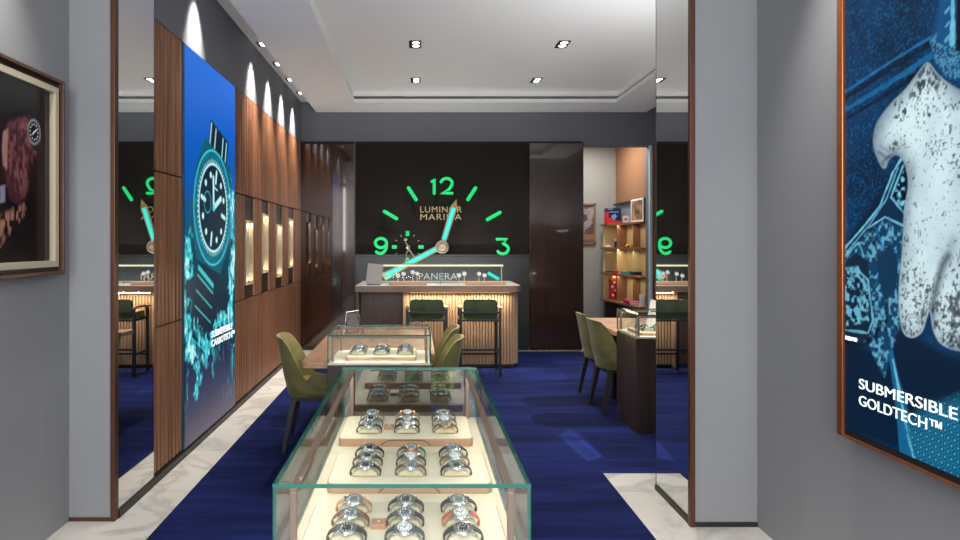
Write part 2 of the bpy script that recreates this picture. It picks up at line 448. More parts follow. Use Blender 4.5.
# second ring, 3 cm above the lip, tray sheet, slot risers
e = 0.02
b.box(XL + 0.22, TX0 - e, YP, YB, ZS + 0.085, ZC + 0.05); b.box(TX1 + e, 3.31, 4.0, YB, ZS + 0.085, ZC + 0.05)
b.box(TX0 - e, TX1 + e, TY1 + e - 0.04, YB, ZS + 0.085, ZC + 0.05); b.box(TX0 - e, TX1 + e, YP, TY0, ZS + 0.085, ZC + 0.05)
b.box(XL + 0.22, XL + 0.27, YP, YB, ZS + 0.05, ZC + 0.05); b.box(3.26, 3.31, 4.0, YB, ZS + 0.05, ZC + 0.05)
b.box(TX0 - 0.14, TX0 - 0.12, YP, YB, ZS + 0.05, ZS + 0.085, 1); b.box(TX0, TX1, TY1 + 0.12, TY1 + 0.14, ZS + 0.05, ZS + 0.085, 1)
b.box(TX1 + 0.12, TX1 + 0.14, YP, YB, ZS + 0.05, ZS + 0.085, 1)
b.box(XL - 0.25, XR + 0.15, YP - 0.07, YB + 0.2, ZC + 0.0, ZC + 0.12)
struct(b.obj('ceiling', [M_ceil, M_gap]))
b = B(); b.box(FL - 0.15, FR + 0.2, YF, YP, ZS, ZS + 0.15)
struct(b.obj('ceiling_entrance', M_ceil))

# left wall cladding: slatted walnut
def slat_panel(y0, y1, z0, z1, x=XL, pitch=0.062, depth=0.022, m=M_walnut, name='slat_panel', parent=wl, back=0.045):
    b = B(); n = max(1, int(round((y1 - y0) / pitch))); p = (y1 - y0) / n
    pts = [(x - back, y0)]
    for i in range(n):
        a = y0 + i * p
        pts += [(x - depth, a), (x - depth, a + p * 0.24), (x - 0.003, a + p * 0.28), (x, a + p * 0.36), (x, a + p * 0.90), (x - 0.003, a + p * 0.98)]
    pts += [(x - depth, y1), (x - back, y1)]
    b.prism(pts, z0, z1)
    return b.obj(name, m, parent)
G = 0.006
Y0m, Y1m, Y2m = 4.10, 4.61, 5.91
for (a, c) in ((Y1m - 0.51, Y1m), (Y2m, YB - 0.01)):
    slat_panel(a, c, 2.02 + G, 3.0)
    slat_panel(a, c, 0.06, 1.0 - G, m=M_walnut_lo)
slat_panel(Y0m, Y1m, 1.0 + G, 2.02 - G)
NS = [(6.28, 6.65), (6.97, 7.32), (7.66, 8.04), (8.39, 8.79)]
edges = [5.91] + [v for s_ in NS for v in s_] + [YB - 0.01]
for i in range(0, len(edges), 2):
    slat_panel(edges[i], edges[i + 1], 1.0 + G, 2.02 - G)
b = B(); b.box(XL - 0.048, XL - 0.02, Y0m, YB, 0.0, 0.06); b.box(XL - 0.05, XL - 0.046, Y0m, YB, 0.06, 3.0)
b.box(XL - 0.05, XL - 0.002, Y0m - 0.5, YB, 2.999, 3.006)
b.obj('shadow_gap', M_gap, wl)
b = B(); b.box(XL - 0.03, XL + 0.02, YP + 0.035, YB, 0.0, 0.045); struct(b.obj('baseboard_left', M_blackwood))

# niches
for i, (a, c) in enumerate(NS):
    zb, zt = ((1.14, 1.77) if i % 2 == 0 else (1.226, 1.867))
    wy = ((6.30, 6.56), (6.99, 7.23), (7.69, 7.96), (8.42, 8.66))[i]
    nm = ('first niche from the backlit poster, set low', 'second niche from the backlit poster, set high', 'third niche from the backlit poster, set low', 'last niche, nearest the back corner, set high')[i]
    v = empty('wall_niche', 'narrow lit glass niche in walnut wall, ' + nm, 'display niche', (XL, a, zb), group='lit niches in the left wall')
    L = c - a; wa, wb = wy[0] - a, wy[1] - a; H = zt - zb
    b = B()
    b.box(-0.045, -0.03, 0.004, L - 0.004, 1.006 - zb, 2.014 - zb - 0.0)
    b = B()
    b.box(-0.044, -0.018, 0.004, L - 0.004, zt - zb + 0.006, 2.014 - zb); b.box(-0.044, -0.018, 0.004, L - 0.004, 1.006 - zb, -0.006)
    b.box(-0.044, -0.018, wb + 0.012, L - 0.004, -0.006, H + 0.006); b.box(-0.044, -0.018, 0.004, wa - 0.004, -0.006, H + 0.006)
    b.obj('surround_panel', M_dwood, v)
    b = B(); b.box(-0.044, -0.036, wa, wb, 0, H); b.obj('back_panel', mat('niche_leather', rgb(206, 206, 184), 0.6), v)
    b = B()
    b.box(-0.036, 0.012, wa - 0.006, wa + 0.004, -0.006, H + 0.006); b.box(-0.036, 0.012, wb - 0.004, wb + 0.012, -0.006, H + 0.006)
    b.box(-0.036, 0.012, wa, wb, -0.008, 0.0); b.box(-0.036, 0.012, wa, wb, H, H + 0.008)
    b.obj('frame', mat('niche_frame', rgb(176, 150, 122), 0.5, metal=0.2), v)
    b = B(); b.box(-0.03, -0.02, wa + 0.005, wb - 0.005, H - 0.012, H - 0.002); b.obj('led_strip', M_creamE, v)
    b = B(); b.box(0.006, 0.009, wa + 0.004, wb - 0.004, 0.0, H); b.obj('glass_front', M_glass, v)
    lamp('niche_light', 'AREA', (-0.012, (wa + wb) / 2, H - 0.02), 0.9, v, color=(1, 0.93, 0.75), shape='RECTANGLE', size=0.02, size_y=wb - wa - 0.03)
    lamp('niche_light', 'AREA', (-0.012, (wa + wb) / 2, 0.02), 0.5, v, color=(1, 0.93, 0.75), rot=(PI, 0, 0), shape='RECTANGLE', size=0.02, size_y=wb - wa - 0.03)

# mirrors
b = B(); b.box(XL - 0.04, XL + 0.01, YP + 0.035, Y0m - 0.006, 0.045, 3.55)
mr = b.obj('mirror', M_mirror)
tag(mr, 'tall mirror beside the left slatted walnut strip at the entrance', 'mirror')
b = B(); b.box(1.5, 1.512, YQ + 0.02, 4.03, 0.03, 3.55)
mr = b.obj('mirror', M_mirror); tag(mr, 'tall mirror on the inner side of the right grey pillar', 'mirror')
b = B(); b.box(1.499, 1.512, 4.03, 4.036, 0.0, 3.5); struct(b.obj('trim_3', M_blackwood))
b = B(); b.box(1.49, 1.512, YQ, 4.03, 0.0, 0.03); struct(b.obj('baseboard_right', M_blackwood))

# ------------------------------------------------------------------ back wall cladding
b = B(); b.box(XL, -0.925, YB - 0.03, YB, 0.06, 3.0)
bp = b.obj('trim_4', M_lacqL); struct(bp)
b = B(); b.box(-0.925, -0.905, YB - 0.05, YB, 0.0, 3.02); struct(b.obj('trim_5', M_dwood))
b = B(); b.box(1.60, 2.38, 9.20, YB, 0.06, 2.99, bev=0.004)
b.box(1.62, 2.36, 9.22, YB, 0.0, 0.06)
struct(b.obj('trim_6', M_lacq))
b = B(); b.box(XL, 2.38, YB - 0.04, YB, 2.985, 3.02); struct(b.obj('trim_7', M_gap))
b = B(); b.box(XL, 1.6, YB - 0.04, YB, 0.0, 0.06); struct(b.obj('baseboard_back', M_blackwood))
b = B(); b.box(3.39, XR, YB - 0.05, YB, 0, 2.96, bev=0.003); struct(b.obj('trim_8', M_walnut_lo))
b = B(); b.box(3.34, 3.375, YB - 0.08, YB - 0.03, 0, 2.96); struct(b.obj('trim_9', mat('pale_glass_edge', rgb(190, 214, 220), 0.3)))
b = B(); b.box(-0.905, 1.60, YB - 0.12, YB, 0.06, 1.36, bev=0.004); b.box(-0.905, 1.60, YB - 0.135, YB, 1.36, 1.385)
b.box(-0.905, 1.60, YB - 0.128, YB - 0.12, 1.14, 1.155)
struct(b.obj('trim_10', M_dlow))

# ------------------------------------------------------------------ giant clock
YD = YB - 0.03
def cpt(x, y, Y=YD): return ((x - 418) * Y / 640, 1.55 + (243 - y) * Y / 640)
ck = empty('wall_clock', 'giant black dial with glowing green numerals on the back wall', 'clock', (0.35, YB, 1.51))
def cobj(bb, name, m, par=ck):
    o = bb.obj(name, m, par, smooth=True); o.matrix_parent_inverse = Matrix.Translation(ck.location).inverted() if par is ck else Matrix.Identity(4); return o
b = B(); b.box(-0.905, 1.60, YB - 0.03, YB - 0.001, 1.386, 2.985); cobj(b, 'dial', M_dial)
def stroke(pts, r=0.026, y=9.14, name='hour_marker', m=M_lumeG, n=8):
    b = B()
    P = [(cpt(*p, Y=y)[0], y, cpt(*p, Y=y)[1]) for p in pts]
    # rounded flat bar: tube with hemispherical taper
    V = [Vector(p) for p in P]
    d0 = (V[0] - V[1]).normalized(); d1 = (V[-1] - V[-2]).normalized()
    Q = [V[0] + d0 * r * 0.95, V[0] + d0 * r * 0.6] + V + [V[-1] + d1 * r * 0.6, V[-1] + d1 * r * 0.95]
    R = [r * 0.3, r * 0.8] + [r] * len(V) + [r * 0.8, r * 0.3]
    b.tube(Q, R, n, up=(0, 1, 0))
    return cobj(b, name, m)
for p in (((408.5, 188), (416, 199.5)), ((384.5, 211.5), (396.5, 218.5)), ((475.5, 188), (468, 199.5)), ((500, 212.5), (487.5, 219.5)), ):
    stroke(p)
for p in (((488, 272.8), (499, 279.2)), ((396, 272.8), (385, 279.2))):
    b = B(); P = [(cpt(*q, Y=9.15)[0], 9.15, cpt(*q, Y=9.15)[1]) for q in p]; b.tube(P, 0.024, 8, up=(0, 1, 0)); cobj(b, 'hour_marker', M_lumeT)
def arc(cx, cy, rx, ry, a0, a1, n=14):
    return [(cx + rx * math.cos(math.radians(a0 + (a1 - a0) * i / n)), cy - ry * math.sin(math.radians(a0 + (a1 - a0) * i / n))) for i in range(n + 1)]
stroke([(432, 181.5), (434.2, 179), (434.2, 193.5)], 0.022, name='numeral')
stroke(arc(446.5, 183.2, 5.6, 4.8, 165, -25) + [(449, 189.5), (441, 193.2), (452, 193.2)], 0.022, name='numeral')
stroke(arc(380.9, 243.0, 5.6, 4.6, 0, 358, 22) + arc(380.2, 245.5, 6.3, 8.0, -6, -128, 12), 0.022, name='numeral')
stroke([(497, 239.2), (507, 239.2), (502.5, 244.2)] + arc(502.8, 249, 5.6, 4.8, 75, -150, 14), 0.022, name='numeral')
# small seconds
for p in (((407.5, 231), (407.5, 236)), ((392, 247), (396.8, 247)), ((418.4, 247), (423.6, 247)), ((407, 257.5), (407, 261))):
    y = YD - 0.02 if p[0][1] < 256 else 9.15
    b = B(); P = [(cpt(*q, Y=y)[0], y, cpt(*q, Y=y)[1]) for q in p]; b.tube(P, 0.026, 8, up=(0, 1, 0)); cobj(b, 'seconds_marker', M_lumeG)
for k in (30, 60, 120, 150, 210, -30):
    a = math.radians(k); c0 = cpt(407.5, 247)
    b = B(); b.tube([(c0[0] + 0.17 * math.cos(a), YD - 0.01, c0[1] + 0.17 * math.sin(a)), (c0[0] + 0.205 * math.cos(a), YD - 0.01, c0[1] + 0.205 * math.sin(a))], 0.005, 6, up=(0, 1, 0))
    cobj(b, 'seconds_tick', M_goldT)
b = B(); yy = 9.12
def fp(x, y, Y=yy): c = cpt(x, y, Y); return (c[0], Y, c[1])
b.tube([fp(405.5, 242), fp(407.5, 246)], 0.011, 8, up=(0, 1, 0)); b.tube([fp(408.5, 249), fp(406.5, 253), fp(406, 259)], 0.012, 8, up=(0, 1, 0)); b.tube([fp(408.5, 249), fp(411.5, 253), fp(414.5, 258)], 0.012, 8, up=(0, 1, 0))
for (x, y, r) in ((405.5, 239.5, 0.03), (408, 247.2, 0.036)):
    b.lathe([(0, r), (r * 0.7, r * 0.7), (r, 0), (r * 0.7, -r * 0.7), (0, -r)], 12, M=Matrix.Translation(fp(x, y)))
cobj(b, 'seconds_hand', mat('brushed_silver', rgb(190, 180, 165), 0.3, metal=0.7))
def hand(x0, y0, x1, y1, name, tip):
    Yh = 9.02 if name == 'minute_hand' else 9.08
    a = Vector(fp(x0, y0, Yh)); c = Vector(fp(x1, y1, Yh)); d = (c - a).normalized(); s_ = d.cross(Vector((0, 1, 0))).normalized()
    L = (c - a).length
    h = empty(name, parent=ck); h.matrix_parent_inverse = Matrix.Translation(ck.location).inverted()
    def quad(w0, w1, t0, t1, y0_, y1_, m, nm, pt=0.0):
        b = B(); P = []
        prof = [(t0, w0), (t1, w1)]
        out = [a + d * t0 + s_ * w0, a + d * t1 + s_ * w1] + ([a + d * (t1 + pt)] if pt else []) + [a + d * t1 - s_ * w1, a + d * t0 - s_ * w0]
        b.prism([(v.x, v.z) for v in out], Yh + y0_, Yh + y1_, axis='y')
        return b.obj(nm, m, h)
    quad(0.042, 0.050, 0.05, L - (0.12 if tip else 0), 0.0, 0.02, mat('aged_brass', rgb(150, 118, 76), 0.5, metal=0.3), 'hand_body', 0.12 if tip else 0.02)
    quad(0.030, 0.033, 0.09, L - (0.13 if tip else 0.02), -0.012, 0.0, M_lumeT, 'luminous_inlay')
    quad(0.013, 0.015, 0.10, L - (0.15 if tip else 0.04), -0.016, -0.012, M_lumeC, 'luminous_core')
hand(442, 246, 456.5, 199, 'hour_hand', True)
hand(442, 246, 384, 276, 'minute_hand', False)
b = B(); c0 = Vector(fp(442, 247, 9.0)); Mx = Matrix.Translation(c0) @ Matrix.Rotation(PI / 2, 4, 'X')
b.lathe([(0.055, -0.2), (0.09, -0.2), (0.095, 0.0), (0.09, 0.03), (0.07, 0.035), (0.058, 0.01), (0.03, 0.008), (0.028, 0.03), (0, 0.034)], 28, M=Mx)
b.box(c0.x - 0.05, c0.x + 0.05, c0.y - 0.04, c0.y - 0.03, c0.z - 0.012, c0.z + 0.012, bev=0.003)
cobj(b, 'hub', mat('hub_steel', rgb(176, 160, 138), 0.35, metal=0.6))
TR = (PI / 2, 0, 0)
def ctext(name, body, size, px, py, sx, m=M_goldT, y=YD - 0.008, par=ck, sp=1.0, ext=0.003, bold=0.0):
    c = cpt(px, py, y)
    o = text(name, body, size, (c[0], y, c[1]), TR, m, par, sx=sx, spacing=sp, ext=ext, bold=bold)
    o.matrix_parent_inverse = Matrix.Translation(ck.location).inverted(); return o
ctext('lettering', 'LUMINOR', 0.125, 419.6, 212.4, 1.02, sp=1.12)
ctext('lettering', 'MARINA', 0.125, 419.6, 219.9, 1.2, sp=1.12)
pan = text('wall_lettering', 'PANERAI', 0.135, (cpt(418, 279.6, 9.15)[0], 9.168, cpt(418, 279.6, 9.15)[1]), TR, mat('pale_lettering', rgb(150, 155, 145), 0.4), sx=1.08, spacing=1.05, ext=0.004)
tag(pan, 'raised pale letters reading PANERAI behind the counter vitrine', 'lettering')

# ------------------------------------------------------------------ lightbox poster, left wall
def fr_poster(px, py, X=1.69):
    Y = 640 * X / (418 - px); return (Y - 4.63, 1.55 + (243 - py) * Y / 640 - 0.06)
def left_art(S, Z):
    z = Z + 0.06
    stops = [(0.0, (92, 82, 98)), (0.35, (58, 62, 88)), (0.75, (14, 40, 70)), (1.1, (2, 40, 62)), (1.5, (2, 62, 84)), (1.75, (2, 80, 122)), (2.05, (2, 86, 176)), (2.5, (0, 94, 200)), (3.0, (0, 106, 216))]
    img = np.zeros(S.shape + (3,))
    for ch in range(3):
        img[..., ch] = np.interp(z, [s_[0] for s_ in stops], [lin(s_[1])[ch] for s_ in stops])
    n1 = fbm(S * 5, Z * 5, 5, 1)
    C = (0.66, 1.78); cy = lin((70, 215, 225)); pale = lin((190, 245, 245)); dk = lin((4, 34, 56)); mid = lin((10, 100, 122))
    ang = math.radians(-14)
    u = (S - C[0]) * math.cos(ang) + (Z - C[1]) * math.sin(ang); v = -(S - C[0]) * math.sin(ang) + (Z - C[1]) * math.cos(ang)
    n2 = fbm(S * 22, Z * 22, 4, 5)
    # strap above and below
    st = (np.abs(u) < 0.25 + 0.02 * np.sign(v)) & (v > 0.4) & (v < 0.70)
    img = blend(img, cover(np.maximum(np.abs(u) - 0.25, np.maximum(0.35 - v, v - 0.68)), 0.02), dk)
    for uu in (-0.22, -0.10, 0.10, 0.2):
        img = blend(img, cover(np.maximum(np.abs(u - uu) - 0.012, np.maximum(0.4 - v, v - 0.66)), 0.012) * 0.8, pale)
    img = blend(img, cover(np.maximum(np.abs(u) - 0.27, np.maximum(v + 0.4, -v - 1.0)), 0.03) * 0.75, dk)
    for vv, w in ((-0.60, 0.02), (-0.66, 0.008), (-0.78, 0.006), (-0.90, 0.006), (-1.15, 0.005)):
        d = np.maximum(np.abs(v - vv + 0.2 * (u)) - w, np.abs(u + 0.05) - 0.2)
        img = blend(img, cover(d, 0.012) * 0.8, cy)
    # case
    r = np.hypot(u, v)
    img = blend(img, cover(sdpoly(u, v, [(-0.5, -0.14), (-0.46, -0.22), (-0.3, -0.5), (0.3, -0.5), (0.48, -0.2), (0.5, 0.2), (0.36, 0.48), (-0.34, 0.48), (-0.48, 0.2)]), 0.02), mid * 0.8)
    img = blend(img, cover(r - 0.475, 0.015), mid * (0.5 + 1.4 * n2[..., None]))
    img = blend(img, cover(np.abs(r - 0.47) - 0.008, 0.012) * 0.9, cy)
    th = np.arctan2(v, u)
    tick = (np.abs(((th / (2 * PI) * 60) % 1) - 0.5) < 0.16) & (r > 0.37) & (r < 0.40)
    img = blend(img, tick.astype(float)[..., None] * 0.8, pale)
    img = blend(img, cover(r - 0.355, 0.012), dk)
    img = blend(img, cover(np.abs(r - 0.36) - 0.01, 0.012), pale)
    for k in range(12):
        a = k * PI / 6
        px_, py_ = 0.275 * math.sin(a), 0.275 * math.cos(a)
        if k in (3, 6, 9, 0):
            dx, dy = math.sin(a), math.cos(a); d = sdline(u, v, [(0.22 * dx, 0.22 * dy), (0.31 * dx, 0.31 * dy)]) - 0.018
            img = blend(img, cover(d, 0.012), pale)
        else: img = blend(img, cover(np.hypot(u - px_, v - py_) - 0.026, 0.012), pale)
    sb = np.hypot(u + 0.16, v)
    img = blend(img, cover(np.abs(sb - 0.085) - 0.004, 0.01) * 0.8, cy)
    for (p, q, w) in (((0, 0), (0.16, 0.13), 0.024), ((0, 0), (-0.07, 0.24), 0.02), ((-0.04, 0.17), (0.06, 0.17), 0.006)):
        img = blend(img, cover(sdline(u, v, [p, q]) - w, 0.012), pale)
    img = blend(img, cover(r - 0.03, 0.01), cy)
    # crown guard right
    img = blend(img, cover(sdpoly(u, v, [(0.46, 0.2), (0.56, 0.14), (0.58, -0.1), (0.46, -0.2)]), 0.02), mid * 1.4)
    # splash
    sp = fbm(S * 7 + 3 * n1, Z * 6, 5, 21); sp2 = fbm(S * 26, Z * 20, 3, 31)
    side = np.clip(1 - np.abs(S - (0.10 + 0.12 * np.sin(Z * 4.1))) / 0.24, 0, 1) * np.clip((1.72 - z) / 0.4, 0, 1) * np.clip((z - 0.25) / 0.5, 0.12, 1)
    side2 = np.clip(1 - np.abs(S - (1.19 + 0.06 * np.sin(Z * 5))) / 0.17, 0, 1) * np.clip((2.25 - z) / 0.3, 0, 1) * np.clip((z - 0.35) / 0.5, 0.1, 1)
    mids = np.clip(1 - np.abs(z - 0.82 - 0.1 * np.sin(S * 9)) / 0.22, 0, 1) * np.clip((r - 0.5) / 0.05, 0, 1) * 0.65
    drip = np.clip((fbm(S * 16, Z * 1.6, 3, 44) - 0.58) * 8, 0, 1) * np.clip((0.85 - z) / 0.3, 0, 1) * np.clip((z - 0.15) / 0.3, 0, 1) * 0.7
    m_ = np.maximum(np.maximum(side, side2), mids)
    a = np.clip((sp * 0.62 + sp2 * 0.45 + m_ * 0.42 - 0.74) * 9, 0, 1) * np.clip(m_ * 3, 0, 1)
    a = np.maximum(a, drip * np.clip((sp2 - 0.42) * 7, 0, 1))
    img = blend(img, (a * 0.85)[..., None], cy * (0.35 + 1.3 * sp2[..., None]))
    a2 = np.clip((sp * 0.5 + sp2 * 0.7 + m_ * 0.4 - 0.98) * 14, 0, 1) * np.clip(m_ * 3, 0, 1)
    img = blend(img, a2[..., None], pale)
    return img
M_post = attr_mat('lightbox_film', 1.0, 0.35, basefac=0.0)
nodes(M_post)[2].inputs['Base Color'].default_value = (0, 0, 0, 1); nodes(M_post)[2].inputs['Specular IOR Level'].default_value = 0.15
lp = empty('lightbox_poster', 'tall backlit blue poster of a diving watch and water splashes on walnut wall', 'poster', (XL, 4.62, 0.06))
PI_L = Matrix.Translation(lp.location).inverted()
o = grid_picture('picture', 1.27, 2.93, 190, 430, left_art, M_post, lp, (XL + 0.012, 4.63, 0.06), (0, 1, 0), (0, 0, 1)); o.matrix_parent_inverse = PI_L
b = B(); b.box(XL - 0.044, XL + 0.010, 4.614, 5.906, 0.05, 2.998); o = b.obj('light_box', mat('lightbox_body', rgb(20, 60, 80), 0.5), lp); o.matrix_parent_inverse = PI_L
RL = (PI / 2, 0, PI / 2)
def ltext(body, size, y, z, x, sx, par, m=M_whiteE, rot=RL, bold=0.002):
    o = text('lettering', body, size, (x, y, z), rot, m, par, ext=0.001, sx=sx, bold=bold); o.matrix_parent_inverse = Matrix.Translation(par.location).inverted(); return o
ltext('SUBMERSIBLE', 0.076, 5.226, 0.774, XL + 0.014, 1.32, lp, bold=0.001)
ltext('CARBOTECH\u2122', 0.076, 5.226, 0.700, XL + 0.014, 1.26, lp, bold=0.001)

# ------------------------------------------------------------------ lightbox poster, right wall
PX = 1.785
def pr(x, y):
    Y = 640 * PX / (x - 418.0); return (2.675 - Y, 1.55 + (243 - y) * Y / 640)
def right_art(S, Z):
    z = Z + 0.776 - 0.0
    def P(l): return [pr(*q) for q in l]
    # sample position in photo-like picture units for textures
    n1 = fbm(S * 6, z * 6, 5, 2); n2 = fbm(S * 60, z * 60, 3, 7); n3 = fbm(S * 150, z * 150, 2, 9)
    deep = lin((4, 34, 62)); navy = lin((6, 62, 108)); blue = lin((24, 118, 178)); pale = lin((196, 226, 236)); cy = lin((120, 205, 235)); dk = lin((4, 18, 34))
    img = np.zeros(S.shape + (3,)) + deep
    img = blend(img, np.clip((n1 - 0.35) * 2.0, 0, 1)[..., None] * 0.8, navy)
    img = blend(img, (np.clip((n3 - 0.58) * 5, 0, 1) * 0.45 * np.clip((z - 1.35) * 4, 0.25, 1))[..., None], blue)
    def poly(l, col, w=0.006, a=1.0):
        nonlocal img
        img = blend(img, cover(sdpoly(S, z, P(l)), w) * a, col)
    def line(l, wd, col, a=1.0, w=0.004, closed=False):
        nonlocal img
        wob = 1 + 0.0 * S
        img = blend(img, cover(sdline(S, z, P(l), closed) - wd * (0.25 + 1.1 * fbm(S * 30, z * 30, 2, 41)), w) * a * (0.55 + 0.45 * fbm(S * 50, z * 50, 2, 43))[..., None], col)
    # coaming
    line([(845, 98), (890, 68), (938, 38)], 0.014, dk); line([(845, 92), (890, 62), (936, 34)], 0.006, blue)
    line([(845, 110), (885, 86), (932, 55)], 0.012, blue, 0.7); line([(845, 120), (885, 95), (930, 66)], 0.01, dk)
    # lower dark backdrop
    poly([(845, 245), (905, 150), (905, 235), (900, 330), (960, 360), (1010, 300), (1010, 490), (845, 430)], dk * 0.9 + deep * 0.5, 0.03)
    # watch strap / suit body left
    poly([(845, 246), (866, 222), (880, 200), (898, 160), (908, 172), (906, 220), (902, 250), (901, 300), (893, 350), (884, 378), (870, 352), (845, 340)], lin((6, 44, 74)))
    poly([(845, 256), (866, 236), (888, 220), (904, 230), (901, 300), (893, 350), (884, 378), (868, 345), (845, 338)], lin((10, 60, 98)))
    tex = np.clip((n2 - 0.5) * 6, 0, 1)
    m_ = cover(sdpoly(S, z, P([(845, 250), (888, 218), (903, 232), (900, 320), (884, 376), (866, 342), (845, 338)])), 0.02)
    img = blend(img, m_ * tex[..., None] * 0.8, cy * 0.75)
    line([(845, 248), (866, 224), (880, 206), (893, 172), (902, 158)], 0.006, cy); line([(847, 252), (870, 224), (886, 200), (898, 168)], 0.004, cy, 0.8)
    poly([(890, 196), (903, 164), (908, 172), (905, 218), (896, 206)], dk); line([(891, 197), (903, 166)], 0.005, cy); line([(891, 197), (906, 216)], 0.005, cy)
    m_ = cover(sdpoly(S, z, P([(893, 196), (904, 170), (906, 212)])), 0.01); img = blend(img, m_ * tex[..., None], cy)
    line([(845, 256), (858, 243), (862, 250), (868, 290), (872, 330)], 0.006, cy * 0.8)
    line([(868, 228), (885, 217), (904, 226)], 0.005, cy); line([(872, 235), (880, 262), (888, 290), (886, 330)], 0.008, dk)
    line([(876, 228), (888, 262), (896, 250)], 0.004, blue); poly([(876, 262), (890, 243), (898, 262), (896, 288), (884, 302)], lin((6, 52, 84)))
    # watch: bezel box bottom-left
    poly([(845, 262), (857, 252), (868, 262), (872, 300), (873, 326), (868, 340), (845, 338)], lin((8, 36, 60)))
    line([(858, 270), (868, 280), (873, 320), (868, 333), (845, 330)], 0.006, cy * 0.8); line([(845, 340), (862, 343), (876, 338), (880, 322)], 0.014, dk)
    m_ = cover(sdpoly(S, z, P([(845, 268), (858, 266), (869, 290), (870, 322), (845, 326)])), 0.01); img = blend(img, m_ * np.clip((n2 - 0.46) * 7, 0, 1)[..., None] * 0.9, cy * 0.8)
    # cord
    poly([(888, 350), (893, 350), (898, 375), (906, 400), (913, 445), (918, 468), (900, 458), (897, 420), (893, 385)], lin((20, 96, 140)))
    line([(893, 360), (900, 395), (909, 440), (915, 462)], 0.006, cy)
    # bubbles / honeycomb
    region = cover(sdpoly(S, z, P([(905, 425), (925, 410), (1010, 380), (1010, 500), (915, 460)])), 0.05)[..., 0]
    cs = 0.026; gx = S / cs; gy = z / (cs * 0.87); row = np.floor(gy); gx2 = gx + 0.5 * (row % 2); fx = gx2 - np.floor(gx2) - 0.5; fy = (gy - row - 0.5) * 0.87
    rr_ = np.hypot(fx, fy)
    img = blend(img, (region * (0.3 + 0.7 * n1))[..., None], lin((30, 128, 170)))
    img = blend(img, (region * np.clip(1 - np.abs(rr_ - 0.3) / 0.13, 0, 1))[..., None] * 0.9, dk)
    img = blend(img, (region * np.clip((0.20 - rr_) * 8, 0, 1))[..., None] * 0.5, cy)
    # hand: back of the hand and fingers
    hand_ = smooth([(928, 62), (940, 76), (962, 90), (1010, 100), (1010, 330), (985, 352), (958, 351), (941, 344), (933, 330), (930, 312), (927, 318), (922, 332), (912, 338), (903, 332), (899, 310), (899, 285), (902, 250), (904, 210), (908, 185), (905, 166), (899, 156), (893, 156), (889, 161), (886, 168), (882, 168), (878, 161), (874, 150), (873, 136), (878, 120), (891, 103), (906, 88), (918, 72)])
    d = sdpoly(S, z, P(hand_))
    hn = fbm(S * 5, z * 4, 5, 55)
    px1 = pr(892, 250)[0]; pxr = pr(1000, 250)[0]
    side = np.clip((S - px1) / (pxr - px1), 0, 1)
    shade = np.clip(0.30 + np.clip(-d / 0.08, 0, 1) ** 0.7 * 0.62 + (hn - 0.5) * 0.75, 0.10, 1)
    low = np.clip((1.64 - z) * 4.0, 0, 1)
    shade = shade * (1 - 0.30 * low * fbm(S * 12, z * 9, 3, 61))
    hc = (lin((36, 74, 104)) * (1 - shade[..., None]) + lin((214, 238, 244)) * shade[..., None])
    img = blend(img, cover(d, 0.005), hc)
    ins = cover(d + 0.006, 0.008)[..., 0]
    def hl(l, wd, col, a, w):
        nonlocal img
        img = blend(img, cover(sdline(S, z, P(l)) - wd, w) * ins[..., None] * a, col)
    hl([(931, 326), (933, 304), (937, 284), (942, 266), (948, 256)], 0.010, lin((8, 26, 50)), 0.95, 0.03)
    hl([(938, 290), (945, 262), (953, 240)], 0.004, lin((70, 84, 104)), 0.6, 0.05)
    hl([(880, 172), (884, 160), (892, 155), (900, 158), (906, 166)], 0.003, lin((40, 46, 66)), 0.9, 0.015)
    hl([(879, 152), (887, 158), (897, 153)], 0.003, lin((50, 56, 80)), 0.8, 0.015)
    hl([(880, 146), (888, 151), (900, 148)], 0.002, lin((70, 80, 100)), 0.6, 0.015)
    hl([(912, 166), (908, 190), (906, 215)], 0.004, lin((90, 116, 140)), 0.5, 0.05)
    hl([(968, 130), (960, 180), (958, 240)], 0.01, lin((120, 150, 172)), 0.45, 0.09)
    hl([(935, 110), (926, 160), (922, 240)], 0.01, lin((140, 172, 190)), 0.35, 0.08)
    for (q, r_) in (((914, 322), 0.018), ((914, 322), 0.028), ((950, 338), 0.018)):
        c_ = pr(*q); e_ = np.hypot((S - c_[0]) / 1.5, z - c_[1])
        img = blend(img, cover(np.abs(e_ - r_) - 0.0015, 0.006) * ins[..., None] * (z > c_[1])[..., None] * 0.7, lin((40, 40, 54)))
    low = np.clip((1.60 - z) * 4.0, 0, 1)
    patch = fbm(S * 5 + 3, z * 4, 3, 17)
    for (fs, fz, th, sd, cc) in ((70, 50, 0.74, 77, (20, 28, 40)), (34, 26, 0.80, 99, (30, 40, 54)), (120, 90, 0.70, 5, (44, 52, 66))):
        sp_ = np.clip((fbm(S * fs, z * fz, 4, sd) - th + 0.22 * np.maximum(low, np.clip((z - 1.72) * 5, 0, 1)) * np.clip((patch - 0.42) * 4, 0, 1)) * 11, 0, 1)
        img = blend(img, (sp_ * ins * 0.8)[..., None], lin(cc))
    # glove cuff and bracelet
    poly([(930, 45), (936, 62), (948, 78), (975, 88), (1010, 92), (1010, -40), (945, -40), (938, 10)], lin((16, 72, 112)))
    m_ = cover(sdpoly(S, z, P([(930, 40), (936, 62), (948, 78), (1010, 90), (1010, 40), (940, 30)])), 0.01)
    img = blend(img, m_ * np.clip((n3 - 0.42) * 6, 0, 1)[..., None] * 0.7, lin((90, 160, 200)))
    poly([(936, 42), (940, 0), (942, -40), (958, -40), (955, 0), (950, 48)], lin((14, 80, 130))); line([(955, -40), (953, 0), (952, 44)], 0.01, cy); poly([(958, -40), (956, 50), (975, 60), (1010, 62), (1010, -40)], dk)
